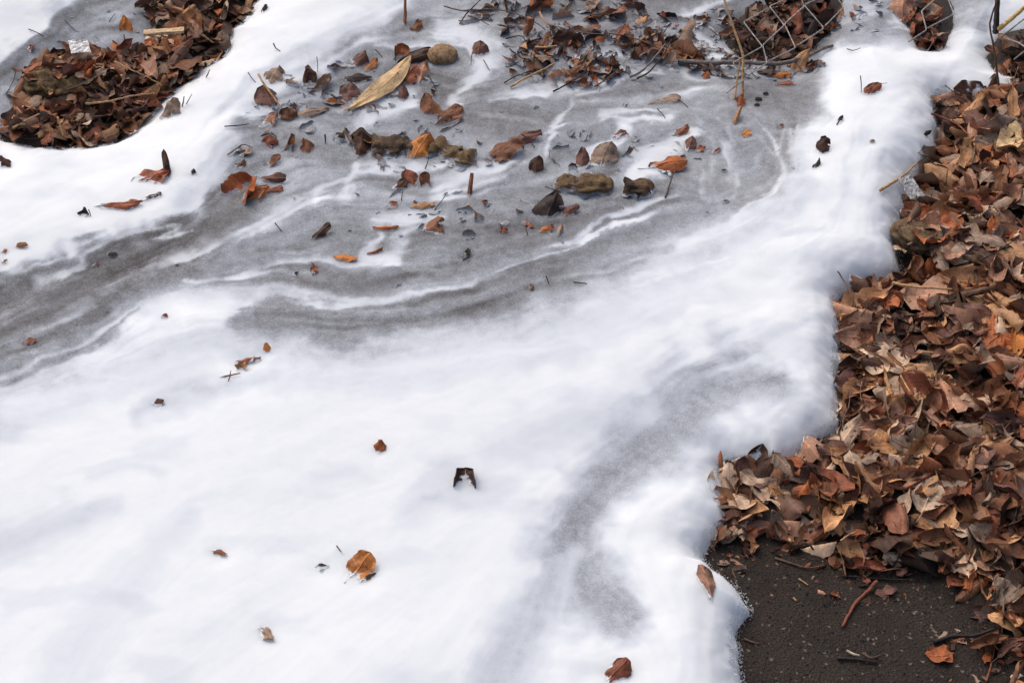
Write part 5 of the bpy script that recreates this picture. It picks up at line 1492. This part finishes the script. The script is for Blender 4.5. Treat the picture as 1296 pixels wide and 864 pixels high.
for k, (a, b, s_, lab) in enumerate(((917, 216, 0.006, 'dark clod sunk in grey foam right of the roof-like leaf'), (919, 255, 0.006, 'black clod at the border of the white tongue'),
                                     (142, 322, 0.008, 'dark clod sunk in the dark channel'))):
    stone(a, b, s_, s_ * 0.8, s_ * 0.5, -0.001, (0.04, 0.035, 0.034), lab, 30 + k, 'clod', 'clod')

def crumple(px, py, w_, h_, ang, col, label, name, seed, z=None, tilt=0.4):
    if z is None:
        x, y, z = at_foam(px, py)
        z = max(z, surf(x, y))
    else:
        x, y = [float(k) for k in at(px, py, z)]
    n = 12
    g_ = np.linspace(-0.5, 0.5, n + 1)
    A, B = np.meshgrid(g_, g_, indexing='ij')
    cr = 0.10 * np.abs(noise(A * 4, B * 4, seed)) + 0.06 * np.abs(noise(A * 9 + 3, B * 9, seed + 1))
    V = np.stack([(A + 0.06 * noise(A * 3, B * 3, seed + 4)) * w_, (B + 0.06 * noise(A * 3, B * 3, seed + 5)) * h_, cr * (w_ + h_) / 2], -1).reshape(-1, 3)
    V = V @ rot(radians(ang), tilt, 0.15).T + [x, y, z + 0.004]
    F = [(i * (n + 1) + j, i * (n + 1) + j + 1, (i + 1) * (n + 1) + j + 1, (i + 1) * (n + 1) + j) for i in range(n) for j in range(n)]
    at_ = foam_attrs(V, 0.003)
    at_['cover'] = at_['cover'] * 0.0
    at_['col'] = np.tile(np.array(col), (len(V), 1))
    mesh_obj(name, V, F, mat_paper, at_, smooth=False, label=label, category='scrap')
crumple(1152, 240, 0.026, 0.036, 28, (0.42, 0.42, 0.42), 'crumpled grey foil scrap between foam and leaf bank', 'foil_scrap', 3, z=0.055)
crumple(101, 62, 0.030, 0.026, 20, (0.88, 0.86, 0.83), 'crumpled white paper scrap on the leaf island', 'paper_scrap', 6, z=0.078, tilt=0.25)
crumple(122, 54, 0.012, 0.014, 60, (0.88, 0.86, 0.83), 'small white paper bit behind the crumpled paper scrap', 'paper_scrap', 9, z=0.075, tilt=0.9)
crumple(880, 64, 0.040, 0.026, -10, (0.70, 0.69, 0.68), 'white torn scrap caught above the fallen branch', 'paper_scrap', 12, tilt=0.5)

# ------------------------------------------------------------------ chain-link fence, collapsed into the foam
fence = bpy.data.objects.new('chain_link_fence', None)
scene.collection.objects.link(fence)
fx, fy = at(1007, 56, 0.07)
fence.location = (float(fx), float(fy), 0.0)
fence['label'], fence['category'] = 'sagging galvanised chain-link fence half buried at the top of the picture', 'fence'
def node(i, j):
    m_, k = i - j, j
    z = 0.056 + 0.010 * k + (0.040 if m_ >= 6 else 0.0)
    # the panel sags and twists a little
    u, v = 1007 + i * 31 - j * 15.5, 56 - i * 22 - j * 22.5
    u, v = u + 5 * sin(i * 1.7 + j * 2.9), v + 4 * cos(j * 2.1 + i * 1.3)
    x, y = at(u, v, z)
    return np.array([float(x), float(y), z])
for m_ in (-3, -2, -1, 0, 1, 6, 7):
    pts = []
    for k in range((-3 if m_ >= 6 else 0), (-1 if m_ >= 6 else 3)):
        pts += [node(k + m_, k) + [0, 0, 0.0012], node(k + m_ + 1, k) - [0, 0, 0.0012]]
    pts = np.array(pts)
    dense = []
    for a, b in zip(pts[:-1], pts[1:]):
        dense += [a + (b - a) * t for t in (0.04, 0.12, 0.5, 0.88, 0.96)]
    V, F = tube(np.array(dense), 0.0011, 6)
    mesh_obj('wire', V, F, mat_wire, parent=fence)
for (u0, v0), (u1, v1) in (((1266, 45), (1310, 14)), ((1270, 44), (1306, 66)), ((1284, 72), (1330, 40))):
    xa, ya = at(u0, v0, 0.06)
    xb, yb = at(u1, v1, 0.075)
    V, F = tube(np.array([[xa, ya, 0.055], [(xa + xb) / 2 + 0.002, (ya + yb) / 2, 0.068], [xb, yb, 0.075]], float), 0.0013, 6)
    mesh_obj('wire', V, F, mat_wire, parent=fence)

# ------------------------------------------------------------------ crumbs and grit on the asphalt
def bare(x, y):
    return foam_z(x, y) < 0.001 and ld(x, y) < 0.02 and float(plan(x, y, 0)[0]) > 850
r = np.random.default_rng(5)
pts_ = scatter(80, bare, (0.15, 0.85, -0.75, 0.0), r)
fl = np.zeros_like(HM)
cr = heap(pts_, r.uniform(0.003, 0.009, len(pts_)), False, PAL + ['tan', 'pale tan'], r, 0.15, 55, nu=4, nv=3, hmap=fl)
merge_litter([cr], 'leaf_crumbs', 'leaf crumbs strewn over the bare asphalt')
g_ = scatter(5200, bare, (0.15, 0.95, -0.80, 0.0), r)
oc = np.array([(1, 0, 0), (0, 1, 0), (-1, 0, 0), (0, -1, 0), (0, 0, 1), (0, 0, -0.4)])
of = [(0, 1, 4), (1, 2, 4), (2, 3, 4), (3, 0, 4), (1, 0, 5), (2, 1, 5), (3, 2, 5), (0, 3, 5)]
GVs, GF, GC = [], [], []
for k, (x, y) in enumerate(g_):
    s_ = 0.0006 + 0.0016 * r.random() ** 3
    GVs.append((oc * r.uniform(0.6, 1.3, (6, 3)) * s_) @ rot(r.uniform(0, 6.28), r.normal(0, 0.3), 0).T + [x, y, 0.0])
    GF += [tuple(i + 6 * k for i in f) for f in of]
    GC.append(np.tile(np.array((0.05, 0.043, 0.039)) * r.choice([0.4, 0.7, 0.9, 1.3, 1.8]), (6, 1)))
GVs = np.vstack(GVs)
at_ = {'cover': np.zeros(len(GVs)), 'dirt': np.zeros(len(GVs)), 'silt': np.zeros(len(GVs)), 'col': np.vstack(GC)}
mesh_obj('grit', GVs, GF, mat_stone, at_, smooth=False, origin=(0, 0, 0), kind='stuff', label='fine dark grit on the bare asphalt', category='grit')

# crumbs of leaf afloat in the dirty drift
def adrift(x, y):
    u, v = plan(x, y, 0.05)
    return float(lookup(Csoft, np.array([u]), np.array([v]))[0]) > 0.3 + 0.25 * r.random() and v < 420 and foam_z(x, y) > 0.02 and in_frame(x, y, 80)
pts_ = scatter(420, adrift, (-0.95, 0.75, -0.2, 1.0), r)
fl2 = np.maximum(foam_z(HX, HY), 0.0) - 0.0015
cr = heap(pts_, 0.003 + 0.016 * r.random(len(pts_)) ** 3, False, PAL_DARK + ['rusty', 'brown', 'reddish brown', 'pinkish brown'], r, 0.35, 50, nu=5, nv=4, hmap=fl2)
merge_litter([cr], 'leaf_crumbs', 'leaf crumbs and specks afloat in the grey foam drift')

build_foam()
